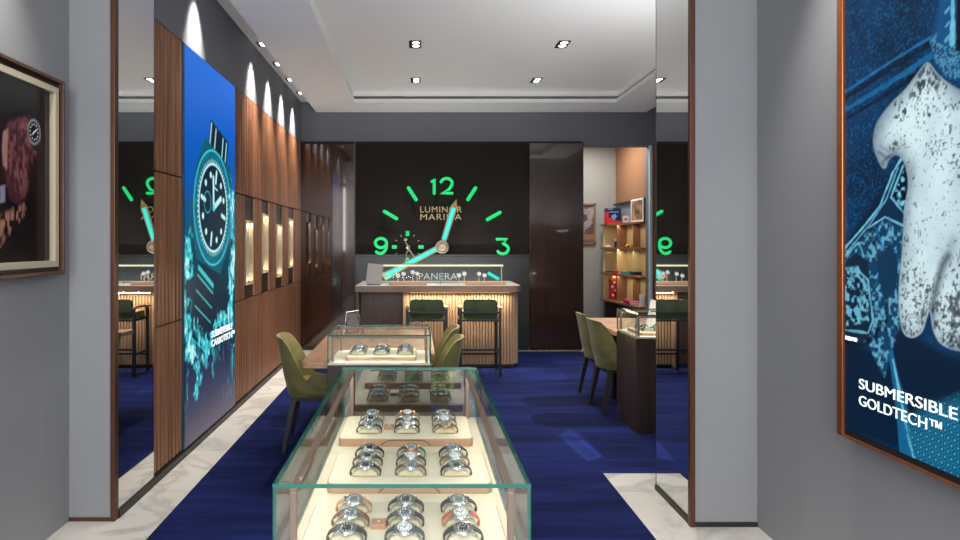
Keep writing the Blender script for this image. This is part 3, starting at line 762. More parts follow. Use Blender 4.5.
    for k in range(7):
        line([(946, 40 - k * 14), (949, 36 - k * 14)], 0.007, cy * 0.7)
    return img
rp = empty('lightbox_poster', 'large backlit poster of a wet hand on the right grey wall', 'poster', (FR, 2.1, 0.72))
PI_R = Matrix.Translation(rp.location).inverted()
o = grid_picture('picture', 1.25, 2.25, 340, 610, right_art, M_post, rp, (PX, 2.675, 0.776), (0, -1, 0), (0, 0, 1)); o.matrix_parent_inverse = PI_R
b = B()
y0, y1, z0, z1 = 1.456, 2.675, 0.776, 3.026; w = 0.035; xo = 1.775
b.box(xo, FR - 0.001, y1 + 0.004, y1 + 0.040, z0 - w, z1 + w, bev=0.003)
b.box(xo, FR - 0.001, y0 - w, y0, z0 - w, z1 + w, bev=0.003)
b.box(xo + 0.028, FR - 0.001, y0 - w, y1 + w, z0 - 0.014, z0 - 0.001, 1); b.box(xo, FR - 0.001, y0 - w, y1 + w, z0 - w, z0 - 0.025, bev=0.003); b.box(xo, FR - 0.001, y0 - w, y1 + w, z1, z1 + w, bev=0.003)
b.box(PX + 0.002, FR - 0.001, y0, y1 + 0.006, z0 - 0.03, z1, 1)
o = b.obj('frame', [M_copper, M_gap], rp); o.matrix_parent_inverse = PI_R
RR = (PI / 2, 0, -PI / 2)
def rt(body, size, px, py, sx):
    s_, z = pr(px, py)
    ltext(body, size, 2.675 - s_, z, PX - 0.002, sx, rp, rot=RR, bold=0.0)
rt('SUBMERSIBLE', 0.058, 859, 388, 1.40); rt('GOLDTECH\u2122', 0.058, 859, 404.5, 1.14)
ltext('NRGO', 0.018, 2.675 - pr(846, 339)[0], pr(846, 339)[1], PX - 0.002, 1.3, rp, rot=RR)

# ------------------------------------------------------------------ framed photograph, left entrance wall
def pl(x, y, X=1.90):
    Y = 640 * X / (418.0 - x); return (Y - 2.2, 1.55 + (243 - y) * Y / 640)
def pic_art(S, Z):
    z = Z + 1.44
    def P(l): return [pl(*q) for q in l]
    n1 = fbm(S * 9, z * 9, 5, 3); n2 = fbm(S * 60, z * 25, 3, 13)
    img = np.zeros(S.shape + (3,)) + lin((14, 12, 15)); img = blend(img, np.clip((n1 - 0.5) * 3, 0, 1)[..., None] * 0.4, lin((34, 26, 32)))
    def poly(l, col, w=0.01, a=1.0):
        nonlocal img
        img = blend(img, cover(sdpoly(S, z, P(l)), w) * a, col)
    poly([(-40, 70), (6, 110), (12, 118), (3, 140), (6, 200), (0, 250), (-40, 270)], lin((26, 18, 22)))
    poly([(2, 150), (5, 126), (14, 118), (32, 116), (40, 126), (42, 148), (31, 162), (27, 190), (20, 205), (10, 200), (4, 172)], lin((58, 32, 38)), 0.02)
    img = blend(img, cover(sdpoly(S, z, P([(4, 150), (8, 126), (30, 118), (36, 150), (24, 196), (10, 190)])), 0.05) * np.clip((n2 - 0.42) * 4, 0, 1)[..., None], lin((112, 66, 70)))
    poly([(2, 150), (3, 132), (8, 128), (7, 170), (3, 165)], lin((150, 112, 104)), 0.01, 0.8)
    poly([(0, 186), (5, 185), (5, 202), (0, 203)], lin((130, 128, 150)), 0.01, 0.8)
    m_ = cover(sdpoly(S, z, P([(-40, 225), (0, 215), (24, 204), (26, 212), (6, 238), (0, 246), (-40, 262)])), 0.03)
    img = blend(img, m_ * np.clip((n2 - 0.4) * 4, 0, 1)[..., None], lin((140, 100, 86)))
    # watch
    c = pl(34.2, 132)
    u = (S - c[0]); v = (z - c[1]); r = np.hypot(u / 0.85, v)
    poly([(28, 117), (36, 115), (37, 122), (29, 124)], lin((30, 34, 38))); poly([(33, 143), (41, 142), (40, 152), (34, 150)], lin((24, 26, 30)))
    img = blend(img, cover(r - 0.064, 0.008), lin((112, 116, 122))); img = blend(img, cover(r - 0.052, 0.006), lin((16, 18, 22)))
    for k in range(12):
        a = k * PI / 6; img = blend(img, cover(np.hypot(u / 0.85 - 0.038 * math.sin(a), v - 0.038 * math.cos(a)) - 0.004, 0.005), lin((200, 205, 205)))
    img = blend(img, cover(sdline(u, v, [(-0.012, -0.012), (0, 0), (0.018, 0.012)]) - 0.003, 0.005), lin((220, 220, 220)))
    return img
fp_ = empty('framed_photograph', 'brown framed photograph of an arm wearing a watch on left grey wall', 'picture', (FL, 2.8, 1.38))
PI_F = Matrix.Translation(fp_.location).inverted()
M_photo = attr_mat('glowing_photo_print', 0.25, 0.12)  # faint glow added to a print that is no lightbox
o = grid_picture('photograph', 1.06, 0.90, 250, 212, pic_art, M_photo, fp_, (-1.90, 2.2, 1.44), (0, 1, 0), (0, 0, 1)); o.matrix_parent_inverse = PI_F
def frame_ring(b, x0, x1, y0, y1, z0, z1, w, mi=0, bev=0.002):
    b.box(x0, x1, y0, y0 + w, z0, z1, mi, bev); b.box(x0, x1, y1 - w, y1, z0, z1, mi, bev)
    b.box(x0, x1, y0 + w, y1 - w, z0, z0 + w, mi, bev); b.box(x0, x1, y0 + w, y1 - w, z1 - w, z1, mi, bev)
ya, yb, za, zb = 2.12, 3.42, 1.385, 2.41
b = B(); frame_ring(b, FL, -1.885, ya, yb, za, zb, 0.018); o = b.obj('frame', mat('walnut_frame', rgb(84, 56, 42), 0.35), fp_); o.matrix_parent_inverse = PI_F
b = B(); frame_ring(b, FL, -1.912, ya + 0.018, yb - 0.018, za + 0.018, zb - 0.018, 0.03); b.box(FL, -1.925, ya + 0.02, yb - 0.02, za + 0.02, zb - 0.02); o = b.obj('shadow_box', mat('dark_bronze_lining', rgb(40, 32, 28), 0.4), fp_); o.matrix_parent_inverse = PI_F
b = B(); frame_ring(b, -1.925, -1.893, ya + 0.045, yb - 0.045, za + 0.04, zb - 0.045, 0.034); o = b.obj('mount', mat('cream_mount', rgb(178, 168, 146), 0.5), fp_); o.matrix_parent_inverse = PI_F

# ------------------------------------------------------------------ wristwatches and trays
def watch_proto(case, dial, strap, small=1.0, name='wristwatch'):
    """watch worn over a cushion: strap arcs left and right, head on top tilted to the viewer; base z=0"""
    w = empty(name)
    Mh = Matrix.Translation((0, -0.003, 0.0345)) @ Matrix.Rotation(math.radians(15), 4, 'X') @ Matrix.Scale(small, 4) @ Matrix.Diagonal((1.08, 1.0, 1.0, 1.0))
    b = B()
    pts = rrect(-0.0235, 0.0235, -0.0235, 0.0235, 0.017, 5)
    vs0 = len(b.bm.verts)
    b.prism(pts, -0.006, 0.003, bev=0.0015)
    for s_ in (-1, 1):
        for t in (-1, 1): b.box(s_ * 0.020, s_ * 0.029, t * 0.0145 - 0.003, t * 0.0145 + 0.003, -0.007, -0.001)
    b.box(0.0 - 0.004, 0.004, -0.0305, -0.0235, -0.004, 0.001)   # crown guard toward viewer side
    for v in b.bm.verts: v.co = Mh @ v.co
    b.obj('case', case, w, smooth=True)
    b = B(); b.lathe([(0.0225, 0.002), (0.0225, 0.005), (0.0205, 0.0065), (0.0180, 0.0060), (0.0180, 0.0035)], 28, M=Mh); b.obj('bezel', case, w, smooth=True)
    b = B(); b.lathe([(0.0182, 0.0042), (0, 0.0042)], 24, M=Mh)
    d_ = b.obj('dial', dial, w)
    b = B()
    for k in range(12):
        a = k * PI / 6; L0 = 0.0125 if k % 3 else 0.0105
        b.tube([Mh @ Vector((L0 * math.sin(a), L0 * math.cos(a), 0.0047)), Mh @ Vector((0.0155 * math.sin(a), 0.0155 * math.cos(a), 0.0047))], 0.0011, 4)
    b.obj('hour_marks', M_lume if dial in (M_dialk, M_dialb, M_dialg) else M_dialk, d_)
    b = B(); b.tube([Mh @ Vector((0, -0.002, 0.005)), Mh @ Vector((0.006, 0.009, 0.005))], 0.0012, 4); b.tube([Mh @ Vector((0, -0.002, 0.0052)), Mh @ Vector((-0.012, 0.006, 0.0052))], 0.0009, 4)
    b.obj('hands', M_steel if dial is not M_dialw else M_dialk, d_)
    for s_ in (-1, 1):
        b = B(); path = []; sc_ = []
        for i in range(9):
            t = i / 8; a = math.radians(62 - 82 * t)
            path.append((s_ * (0.004 + 0.047 * math.cos(a)), 0.0, 0.0105 + 0.0255 * math.sin(a) + 0.0005)); sc_.append(1.0 - 0.15 * t)
        b.tube(path, sc_, flat=(0.002, 0.0115), up=(0, 1, 0))
        b.obj('strap', strap, w, smooth=False)
    w.scale = (1, 1, 1)
    return w
CUSH = None
def cushion(parent, x, y, z):
    global CUSH
    if CUSH is None:
        b = B(); pts = []
        for i in range(13):
            a = PI * i / 12; pts.append((0.041 * math.cos(a), 0.002 + 0.023 * math.sin(a) ** 0.8))
        pts = [(0.041, 0.0)] + pts + [(-0.041, 0.0)]
        b.prism(pts, -0.015, 0.017, axis='y', bev=0.004)
        CUSH = b.obj('cushion', M_cush, None, smooth=True)
        o = CUSH
    else:
        o = CUSH.copy(); COL.objects.link(o)
    o.parent = parent; o.location = (x, y, z); return o
def make_tray(label, loc, w, d, h, cush=(), group=None, padm=M_cream, rimm=M_trayw):
    t = empty('display_tray', label, 'tray', loc, group=group)
    b = B(); b.prism(rrect(-w / 2, w / 2, -d / 2, d / 2, 0.022), 0, h - 0.004, bev=0.003)
    rim = b.obj('base', rimm, t, smooth=True)
    b = B(); path = [(x, -d / 2 - 0.001, 0.004 + (h - 0.012) * min(1, max(0, (1 - abs(x) / 0.1) * 3.0)) ** 0.6) for x in np.linspace(-0.1, 0.1, 15)]
    b.tube(path, 0.0018, 5); b.obj('finger_notch', M_bronze, t)
    b = B(); b.prism(rrect(-w / 2 + 0.004, w / 2 - 0.004, -d / 2 + 0.004, d / 2 - 0.004, 0.02), h - 0.005, h, bev=0.002)
    b.obj('pad', padm, t, smooth=True)
    for (x, y) in cush: cushion(t, x, y, h)
    return t

PROTO = {}
def put_watch(key, loc, label, group, rz=0.0, scale=1.0):
    case, dial, strap = key
    ms = {'steel': M_steel, 'gold': M_gold}[case]; md = {'white': M_dialw, 'black': M_dialk, 'grey': M_dialg, 'blue': M_dialb}[dial]
    if key not in PROTO:
        PROTO[key] = watch_proto(ms, md, STR[strap]); w = PROTO[key]; w['category'] = 'watch'
    else: w = copy_tree(PROTO[key])
    w.location = loc; w.rotation_euler = (0, 0, rz); w.scale = (scale,) * 3
    w['label'] = label; w['group'] = group; return w

# ------------------------------------------------------------------ glass display cases
def pane(name, x0, x1, y0, y1, z0, z1, par, thin, g=None):
    """glass sheet, big faces glass, rim teal"""
    b = B(); b.box(x0, x1, y0, y1, z0, z1)
    b.bm.normal_update()
    ax = {'x': 0, 'y': 1, 'z': 2}[thin]
    for f in b.bm.faces: f.material_index = 0 if abs(f.normal[ax]) > 0.5 else 1
    return b.obj(name, [g or M_glass, M_edge], par)
def display_case(label, x0, x1, y0, y1, zd, zt, along, pedm=M_dwood, railm=M_rail, lightw=4.0, postm=M_rail):
    cx, cy = (x0 + x1) / 2, (y0 + y1) / 2
    c = empty('display_case', label, 'display case', (cx, cy, 0))
    W, D = (x1 - x0) / 2, (y1 - y0) / 2; t = 0.008
    b = B(); b.box(-W, W, -D, D, 0.0125, zd - 0.012, bev=0.003); b.obj('pedestal', pedm, c)
    b = B(); b.box(-W + 0.004, W - 0.004, -D + 0.004, D - 0.004, zd - 0.012, zd); b.obj('deck', M_cream, c)
    zt0 = zt - 0.010
    pane('glass_top', -W, W, -D, D, zt0, zt, c, 'z')
    pane('glass_front', -W, W, -D, -D + t, zd, zt0, c, 'y'); pane('glass_back', -W, W, D - t, D, zd, zt0, c, 'y', M_glassR if along == 'y' else None)
    pane('glass_side', -W, -W + t, -D + t, D - t, zd, zt0, c, 'x', M_glassS); pane('glass_side', W - t, W, -D + t, D - t, zd, zt0, c, 'x', M_glassS)
    i = 0.03; r = 0.008
    px_, py_ = W - i, D - i
    if along == 'y': px_ = W - 0.045
    for sx in (-1, 1):
        for sy in (-1, 1):
            b = B(); b.box(sx * px_ - r, sx * px_ + r, sy * py_ - r, sy * py_ + r, zd, zt0 - 0.018, bev=0.002); b.obj('post', postm, c)
    for s_ in (-1, 1):
        b = B()
        if along == 'y': b.box(s_ * px_ - 0.009, s_ * px_ + 0.009, -py_ - r, py_ + r, zt0 - 0.018, zt0 - 0.004, bev=0.002)
        else: b.box(-px_ - r, px_ + r, s_ * py_ - 0.009, s_ * py_ + 0.009, zt0 - 0.018, zt0 - 0.004, bev=0.002)
        rl = b.obj('rail', railm, c)
        if along == 'y': lamp('led', 'AREA', (s_ * px_, 0, zt0 - 0.022), lightw, rl, rot=(0, s_ * -0.5, 0), color=(1, 0.95, 0.84), shape='RECTANGLE', size=0.01, size_y=2 * py_ - 0.05)
        else: lamp('led', 'AREA', (0, s_ * py_, zt0 - 0.022), lightw, rl, rot=(s_ * 0.5, 0, 0), color=(1, 0.95, 0.84), shape='RECTANGLE', size=2 * px_ - 0.05, size_y=0.01)
    return c
ZD1 = 0.737
display_case('long glass display case in the foreground full of watch trays', -0.35, 0.272, 1.54, 2.99, ZD1, 0.97, 'y', lightw=2.0)
cols = {1: (-0.186, -0.035, 0.118), 2: (-0.176, -0.0245, 0.128), 3: (-0.200, -0.046, 0.112)}
cy3 = {1: 1.765, 2: 2.24, 3: 2.72}
cxs = {1: -0.036, 2: -0.028, 3: -0.049}
tn = {1: 'nearest tray', 2: 'middle tray', 3: 'farthest tray'}
W_ = {
 1: [[('steel', 'grey', 'tan'), ('steel', 'grey', 'brown'), ('steel', 'black', 'black')],
     [('steel', 'black', 'black'), ('steel', 'grey', 'black'), ('steel', 'white', 'blue')],
     [('steel', 'grey', 'black'), ('steel', 'white', 'orange'), ('steel', 'black', 'black')]],
 2: [[('steel', 'black', 'black'), ('steel', 'black', 'black'), ('steel', 'black', 'black')],
     [('gold', 'grey', 'teal'), ('steel', 'white', 'black'), ('steel', 'grey', 'brown')],
     [('steel', 'grey', 'black'), ('steel', 'white', 'brown'), ('steel', 'black', 'black')]],
 3: [[('steel', 'grey', 'brown'), ('steel', 'black', 'grey'), ('steel', 'grey', 'black')],
     [('gold', 'white', 'tan'), ('steel', 'grey', 'black'), ('steel', 'black', 'black')],
     [('steel', 'grey', 'black'), ('steel', 'white', 'grey'), ('gold', 'grey', 'brown')]]}
HT = 0.034
for k in (1, 2, 3):
    rel = [(cols[k][c] - cxs[k], dy) for dy in (0.093, 0.0, -0.093) for c in range(3)]
    make_tray('cream watch tray in foreground case, ' + {1: 'nearest to the camera', 2: 'middle one of three', 3: 'farthest from the camera'}[k], (cxs[k], cy3[k], ZD1), 0.54, 0.33, HT, rel, 'cream trays in the foreground case')
    for ci in range(3):
        for ri in range(3):
            key = W_[k][ci][ri]
            lab = f"{key[0]} watch, {key[1]} dial, {key[2]} strap, {('left','middle','right')[ci]} of {('back','middle','front')[ri]} row, foreground case {tn[k]}"
            put_watch(key, (cols[k][ci], cy3[k] + (0.093, 0, -0.093)[ri], ZD1 + HT), lab, 'watches in the foreground case', rz=math.radians(random.uniform(-3, 3)))
# small brown plaques
def plaque(loc, lab):
    e_ = empty('brand_plaque', lab, 'plaque', loc)
    b = B(); b.box(-0.020, 0.020, -0.020, 0.020, 0, 0.014, bev=0.002); b.obj('block', mat('plaque_leather', rgb(176, 124, 92), 0.5), e_)
    b = B(); b.box(-0.002, 0.002, -0.005, 0.005, 0.014, 0.0147); b.box(-0.0045, 0.0045, -0.0005, 0.0015, 0.014, 0.0147); b.obj('emblem', M_dialw, e_)
plaque((-0.108, cy3[1] - 0.005, ZD1 + HT), 'small brown square plaque beside watches in the nearest foreground tray')
plaque((-0.122, cy3[3] - 0.03, ZD1 + HT), 'small brown square plaque in the farthest foreground tray')

display_case('square glass display case at the end of the left table', -0.573, 0.083, 4.04, 4.55, 0.79, 0.97, 'x', lightw=1.6)
c2 = [(-0.17, 0), (0.01, 0), (0.18, 0)]
make_tray('cream tray of nine watches in the case at left table end', (-0.24, 4.30, 0.79), 0.46, 0.34, 0.026, [(x, dy) for dy in (0.09, 0, -0.09) for x in (-0.155, 0.0, 0.155)])
for ci, x in enumerate((-0.155, 0.0, 0.155)):
    for ri, dy in enumerate((0.09, 0, -0.09)):
        key = (('steel', 'grey', 'black'), ('steel', 'white', 'black'), ('steel', 'grey', 'grey'))[(ci + ri) % 3]
        put_watch(key, (-0.24 + x, 4.30 + dy, 0.79 + 0.026), f"{key[0]} watch, {key[1]} dial, {('left','middle','right')[ci]} of {('back','middle','front')[ri]} row in case on left table", 'watches in the left table case')
display_case('glass display case on dark pedestal at the end of the right table', 1.757, 2.40, 5.16, 5.66, 0.79, 0.97, 'x', lightw=1.6)
make_tray('cream tray of watches in the right-hand glass case', (2.07, 5.41, 0.79), 0.50, 0.34, 0.026, [(x, dy) for dy in (0.09, 0, -0.09) for x in (-0.155, 0.0, 0.155)])
for ci, x in enumerate((-0.155, 0.0, 0.155)):
    for ri, dy in enumerate((0.09, 0, -0.09)):
        if ci == 2: continue
        key = (('steel', 'white', 'black'), ('steel', 'black', 'black'))[(ci + ri) % 2]
        put_watch(key, (2.07 + x, 5.41 + dy, 0.79 + 0.026), f"{key[0]} watch, {key[1]} dial, {('left','second','right')[ci]} of {('back','middle','front')[ri]} row in right-hand glass case", 'watches in the right case')

# ------------------------------------------------------------------ tables
def table(label, x0, x1, y0, y1, ya_legs, notch=None):
    cx, cy = (x0 + x1) / 2, (y0 + y1) / 2
    t = empty('consultation_table', label, 'table', (cx, cy, 0.0125)); W, D = (x1 - x0) / 2, (y1 - y0) / 2
    b = B()
    if notch:
        nx0, nx1, ny = notch[0] - cx, notch[1] - cx, notch[2] - cy
        out = [(W, D), (-W, D)] + [(-W, -D + 0.06), (-W + 0.018, -D + 0.018), (-W + 0.06, -D), (nx0, -D), (nx0, ny), (nx1, ny), (W, ny)]
        b.prism(out, 0.708, 0.748, bev=0.006)
    else: b.prism(rrect(-W, W, -D, D, 0.05), 0.708, 0.748, bev=0.006)
    b.obj('tabletop', M_table, t, smooth=False)
    for s_ in (-1, 1):
        b = B(); b.box(s_ * W * 0.55 - 0.03, s_ * W * 0.55 + 0.03, D - 0.45, D - 0.37, 0, 0.708, bev=0.004); b.obj('leg', M_blackwood, t)
    b = B(); b.box(-W * 0.6, W * 0.6, D - 0.43, D - 0.39, 0.62, 0.70); b.obj('rail', M_blackwood, t)
    return t
table('light oak table behind the middle glass case with chairs either side', -0.78, 0.12, 4.22, 5.85, None, notch=(-0.578, 0.088, 4.556))
table('light oak table on the right behind the dark display pedestal', 1.76, 2.62, 5.665, 6.75, None)

# tabletop mirror
t = empty('table_mirror', 'small folding table mirror in metal frame on the left table', 'mirror', (-0.56, 5.55, 0.7605), rz=math.radians(10))
M = Matrix.Rotation(math.radians(-14), 4, 'X')
b = B(); b.box(-0.055, 0.055, -0.005, 0.005, 0.06, 0.185, M=M, bev=0.002); b.obj('plate', mat('smoked_plate', rgb(70, 55, 48), 0.15, metal=0.3), t)
b = B(); b.tube([M @ Vector(p) for p in ((-0.075, -0.004, 0.0), (-0.06, -0.004, 0.19), (0.05, -0.004, 0.205), (0.085, -0.004, 0.0))], 0.006, 8); b.obj('frame', M_steel, t, smooth=True)
b = B(); b.tube([(-0.04, 0.0, 0.15), (-0.05, 0.10, 0.0)], 0.004, 6); b.tube([(0.04, 0.0, 0.15), (0.05, 0.10, 0.0)], 0.004, 6); b.tube([(-0.05, 0.10, 0.004), (0.05, 0.10, 0.004)], 0.004, 6); b.obj('prop', M_bronze, t)
# white tent card
b = B(); b.prism([(-0.05, 0), (0, 0.26), (0.05, 0)], -0.07, 0.07, axis='y'); o = b.obj('tent_card', M_white, None, (2.19, 5.95, 0.7605)); tag(o, 'white folded card standing on the right table behind glass case', 'card')

# ------------------------------------------------------------------ chairs
def chair_proto():
    c = empty('dining_chair', None, 'chair')
    # shell, chair faces +Y, U-shaped plan
    W, D = 0.235, 0.24
    nu, nv = 33, 10
    def plan(t):   # t -1..1 from left front round the back to the right front
        a = t * PI / 2
        s_ = 1 if t >= 0 else -1
        k = abs(t)
        if k < 0.55:
            q = k / 0.55; x = s_ * W * (math.sin(q * PI / 2) ** 0.85); y = -D + 0.13 * (1 - math.cos(q * PI / 2))
        else:
            q = (k - 0.55) / 0.45; x = s_ * W * (1.0 + 0.0 * q); y = -D + 0.13 + q * 0.33
        return x, y
    def top(t):
        k = abs(t)
        if k < 0.30: return 0.84 - 0.012 * (k / 0.30) ** 2
        if k < 0.62: q = (k - 0.30) / 0.32; return 0.828 - 0.32 * q ** 1.35
        q = (k - 0.62) / 0.38; return 0.508 - 0.060 * q ** 0.8
    b = B(); outer, inner = [], []
    for i in range(nu):
        t = -1 + 2 * i / (nu - 1); x, y = plan(t); zt = top(t); zb = 0.40
        kx = max(0, 1 - abs(t) / 0.62)
        O, I = [], []
        for j in range(nv):
            v = j / (nv - 1); z = zb + (zt - zb) * v
            lean = -0.075 * ((z - zb) / 0.44) ** 1.3 * min(1, kx * 1.6)
            pinch = 1 - 0.10 * ((z - 0.40) / 0.44) ** 2 if abs(t) < 0.62 else 1 - 0.05 * ((z - 0.40) / 0.44)
            tap = 0.88 + 0.12 * min(1, v * 3)
            tk = 0.034 * (1 - 0.35 * v)
            nx, ny = (x / W), (-(1 - min(1, abs(x) / W)) if abs(t) < 0.55 else 0)
            L = math.hypot(nx, ny) or 1; nx, ny = nx / L, ny / L
            O.append(b.bm.verts.new((x * pinch * tap, (y + lean) * (0.94 + 0.06 * min(1, v * 3)), z)))
            I.append(b.bm.verts.new((x * pinch * tap - nx * tk, (y + lean) * (0.94 + 0.06 * min(1, v * 3)) - ny * tk + (0.0), z)))
        outer.append(O); inner.append(I)
    of, inf = [], []
    for i in range(nu - 1):
        for j in range(nv - 1):
            of.append(b.bm.faces.new((outer[i][j], outer[i + 1][j], outer[i + 1][j + 1], outer[i][j + 1])))
            inf.append(b.bm.faces.new((inner[i + 1][j], inner[i][j], inner[i][j + 1], inner[i + 1][j + 1])))
        inf.append(b.bm.faces.new((outer[i][-1], outer[i + 1][-1], inner[i + 1][-1], inner[i][-1])))
        of.append(b.bm.faces.new((outer[i + 1][0], outer[i][0], inner[i][0], inner[i + 1][0])))
    for i in (0, -1):
        for j in range(nv - 1):
            inf.append(b.bm.faces.new((outer[i][j], outer[i][j + 1], inner[i][j + 1], inner[i][j]) if i == 0 else (outer[i][j + 1], outer[i][j], inner[i][j], inner[i][j + 1])))
    for f in inf: f.material_index = 1
    b.obj('backrest', [M_olive_shade, M_olive], c, smooth=True)
    b = B(); b.prism(rrect(-0.195, 0.195, -0.185, 0.235, 0.06), 0.405, 0.485, bev=0.022); b.obj('seat', M_olive, c, smooth=True)
    b = B(); b.box(-0.185, 0.185, -0.19, 0.20, 0.365, 0.398, bev=0.004); b.obj('seat_frame', M_blackwood, c)
    for sx in (-1, 1):
        for sy in (-1, 1):
            b = B(); b.tube([(sx * 0.165, sy * 0.165, 0.38), (sx * 0.20, sy * 0.205 - (0.03 if sy < 0 else 0), 0.0)], [1.0, 0.62], flat=(0.02, 0.02)); b.obj('leg', M_blackwood, c)
    return c
FZ = 0.016
ch = chair_proto()
ch['label'] = 'olive velvet chair standing alone on the left of the oak table'; ch.location = (-0.76, 4.90, FZ); ch.rotation_euler = (0, 0, -PI / 2 + 0.04)
ch['group'] = 'velvet chairs at the tables'
copy_tree(ch, 'olive velvet chair on right of the left table, nearer the camera', (0.03, 4.80, FZ), PI / 2 - 0.02)
copy_tree(ch, 'olive velvet chair on right of the left table, farther from camera', (0.035, 5.38, FZ), PI / 2)
copy_tree(ch, 'olive velvet chair at the right table, next to the dark pedestal', (1.88, 5.905, FZ), -PI / 2 + 0.03)
copy_tree(ch, 'olive velvet chair at the right table, second from dark pedestal', (1.90, 6.39, FZ), -PI / 2 + 0.03)

# ------------------------------------------------------------------ counter
cn = empty('sales_counter', 'wooden bar counter with ribbed front under the giant clock', 'counter', (0.25, 8.2, FZ))
def cobj2(bb, name, m, smooth=False):
    o = bb.obj(name, m, cn, smooth=smooth); o.matrix_parent_inverse = Matrix.Translation(cn.location).inverted(); return o
b = B(); b.prism(rrect(-0.755, 1.25, 7.70, 8.68, 0.10, corners=(1, 0, 0, 1)), 0.955, 1.032, bev=0.004)
cobj2(b, 'worktop', M_counter)
b = B(); b.prism(rrect(-0.75, 1.245, 7.705, 8.675, 0.10, corners=(1, 0, 0, 1)), 1.032, 1.036); cobj2(b, 'top_inlay', mat('pale_stone_top', rgb(205, 195, 185), 0.3))
# ribbed front along a path
def ribbed(path_len_pts, z0, z1, pitch=0.037, r=0.026):
    b = B(); out = []
    for k in range(len(path_len_pts) - 1):
        p, q = Vector(path_len_pts[k]), Vector(path_len_pts[k + 1]); d = q - p; L = d.length; n = max(1, int(round(L / pitch))); d.normalize(); nn = Vector((d.y, -d.x))
        for i in range(n):
            for (u, h) in ((0.0, 0.0), (0.16, 0.0), (0.24, 0.8), (0.42, 1.0), (0.74, 1.0), (0.92, 0.8)):
                c_ = p + d * (L * (i + u) / n) + nn * r * h; out.append((c_.x, c_.y))
    return out
ap = []
R = 0.14
for i in range(7):
    a = math.radians(-90 + 90 * i / 6); ap.append((1.225 - R + R * math.cos(a), 7.88 + R + R * math.sin(a)))
front = [(-0.18, 7.88)] + ap + [(1.225, 8.6)]
pts = ribbed(front, 0, 1) + [(1.205, 8.6), (-0.18, 8.6)]
b = B(); b.prism(pts, 0.06, 0.955); cobj2(b, 'ribbed_front', M_tambour)
b = B(); b.box(-0.16, 1.19, 7.90, 8.58, FZ, 0.06); cobj2(b, 'plinth', M_blackwood)
b = B(); b.box(-0.75, -0.18, 8.10, 8.6, FZ, 0.955); b.box(-0.752, -0.72, 7.78, 8.6, FZ, 0.955, bev=0.003); cobj2(b, 'side_cabinet', noise_mix(mat('cabinet_walnut', rgb(92, 64, 48), 0.4), rgb(84, 58, 44), rgb(102, 72, 54), (14, 14, 0.7), 2.0, 5))
b = B(); b.box(-0.19, -0.125, 7.85, 7.90, FZ, 0.955, bev=0.01); cobj2(b, 'corner_post', M_tambour)
b = B(); b.box(-0.10, 1.12, 7.80, 7.815, 0.946, 0.9545); cobj2(b, 'led_strip', M_warmE)
l_ = lamp('counter_led', 'AREA', (0.51, 7.79, 0.943), 20.0, None, color=(1, 0.83, 0.62), rot=(-0.45, 0, 0), shape='RECTANGLE', size=1.25, size_y=0.012)
l_.parent = cn; l_.matrix_parent_inverse = Matrix.Translation(cn.location).inverted()

# vitrine on counter
v = empty('countertop_vitrine', 'low glass vitrine with lit top edge standing on the bar counter', 'display case', (0.28, 8.12, 1.0365))
W, D = 0.79, 0.17
pane('glass_front', -W, W, -D, -D + 0.006, 0, 0.245, v, 'y', M_glassV); pane('glass_side', -W, -W + 0.006, -D, D, 0, 0.245, v, 'x'); pane('glass_side', W - 0.006, W, -D, D, 0, 0.245, v, 'x')
pane('glass_top', -W, W, -D, D, 0.246, 0.252, v, 'z')
b = B(); b.box(-W + 0.01, W - 0.01, -D + 0.012, -D + 0.03, 0.222, 0.243); b.obj('light_rail', M_creamE, v)
for s_ in (-1, 1):
    b = B(); b.box(s_ * (W - 0.03) - 0.006, s_ * (W - 0.03) + 0.006, -D + 0.015, -D + 0.03, 0, 0.222); b.obj('post', M_brass, v)
b = B(); b.box(-0.003, 0.003, -D + 0.007, -D + 0.012, 0.0, 0.222); b.obj('glass_joint', M_edge, v)
b = B(); b.box(-W + 0.01, W - 0.01, D - 0.012, D - 0.006, 0.0, 0.006); b.obj('base_strip', M_bronze, v)
lamp('vitrine_led', 'AREA', (0, -D + 0.04, 0.218), 1.2, v, color=(1, 0.93, 0.82), rot=(0.3, 0, 0), shape='RECTANGLE', size=1.5, size_y=0.012)

def stand_watch(px, py, lab, Y=7.86, zt=1.06):
    X = (px - 418) * Y / 640; Z = 1.55 + (243 - py) * Y / 640
    w = empty('wristwatch', lab, 'watch', (X, Y, Z), group='watches on stands on the counter')
    Mh = Matrix.Rotation(PI / 2 - 0.25, 4, 'X')
    b = B(); b.lathe([(0.0, -0.006), (0.028, -0.006), (0.031, 0.0), (0.028, 0.005), (0.024, 0.005), (0.024, 0.003)], 20, M=Mh); b.obj('case', M_steel, w, smooth=True)
    b = B(); b.lathe([(0.0242, 0.003), (0, 0.003)], 20, M=Mh); b.obj('dial', M_dialw, w)
    for s_ in (1, -1):
        b = B(); b.tube([(0, 0.003, s_ * 0.022), (0, 0.012, s_ * 0.030), (0, 0.026, s_ * 0.028), (0, 0.036, s_ * 0.014), (0, 0.037, 0.0)], [1, 0.95, 0.9, 0.85, 0.8], flat=(0.010, 0.002), up=(1, 0, 0)); b.obj('strap', STR['grey'], w)
    return X, Y + 0.018, Z
trs = []
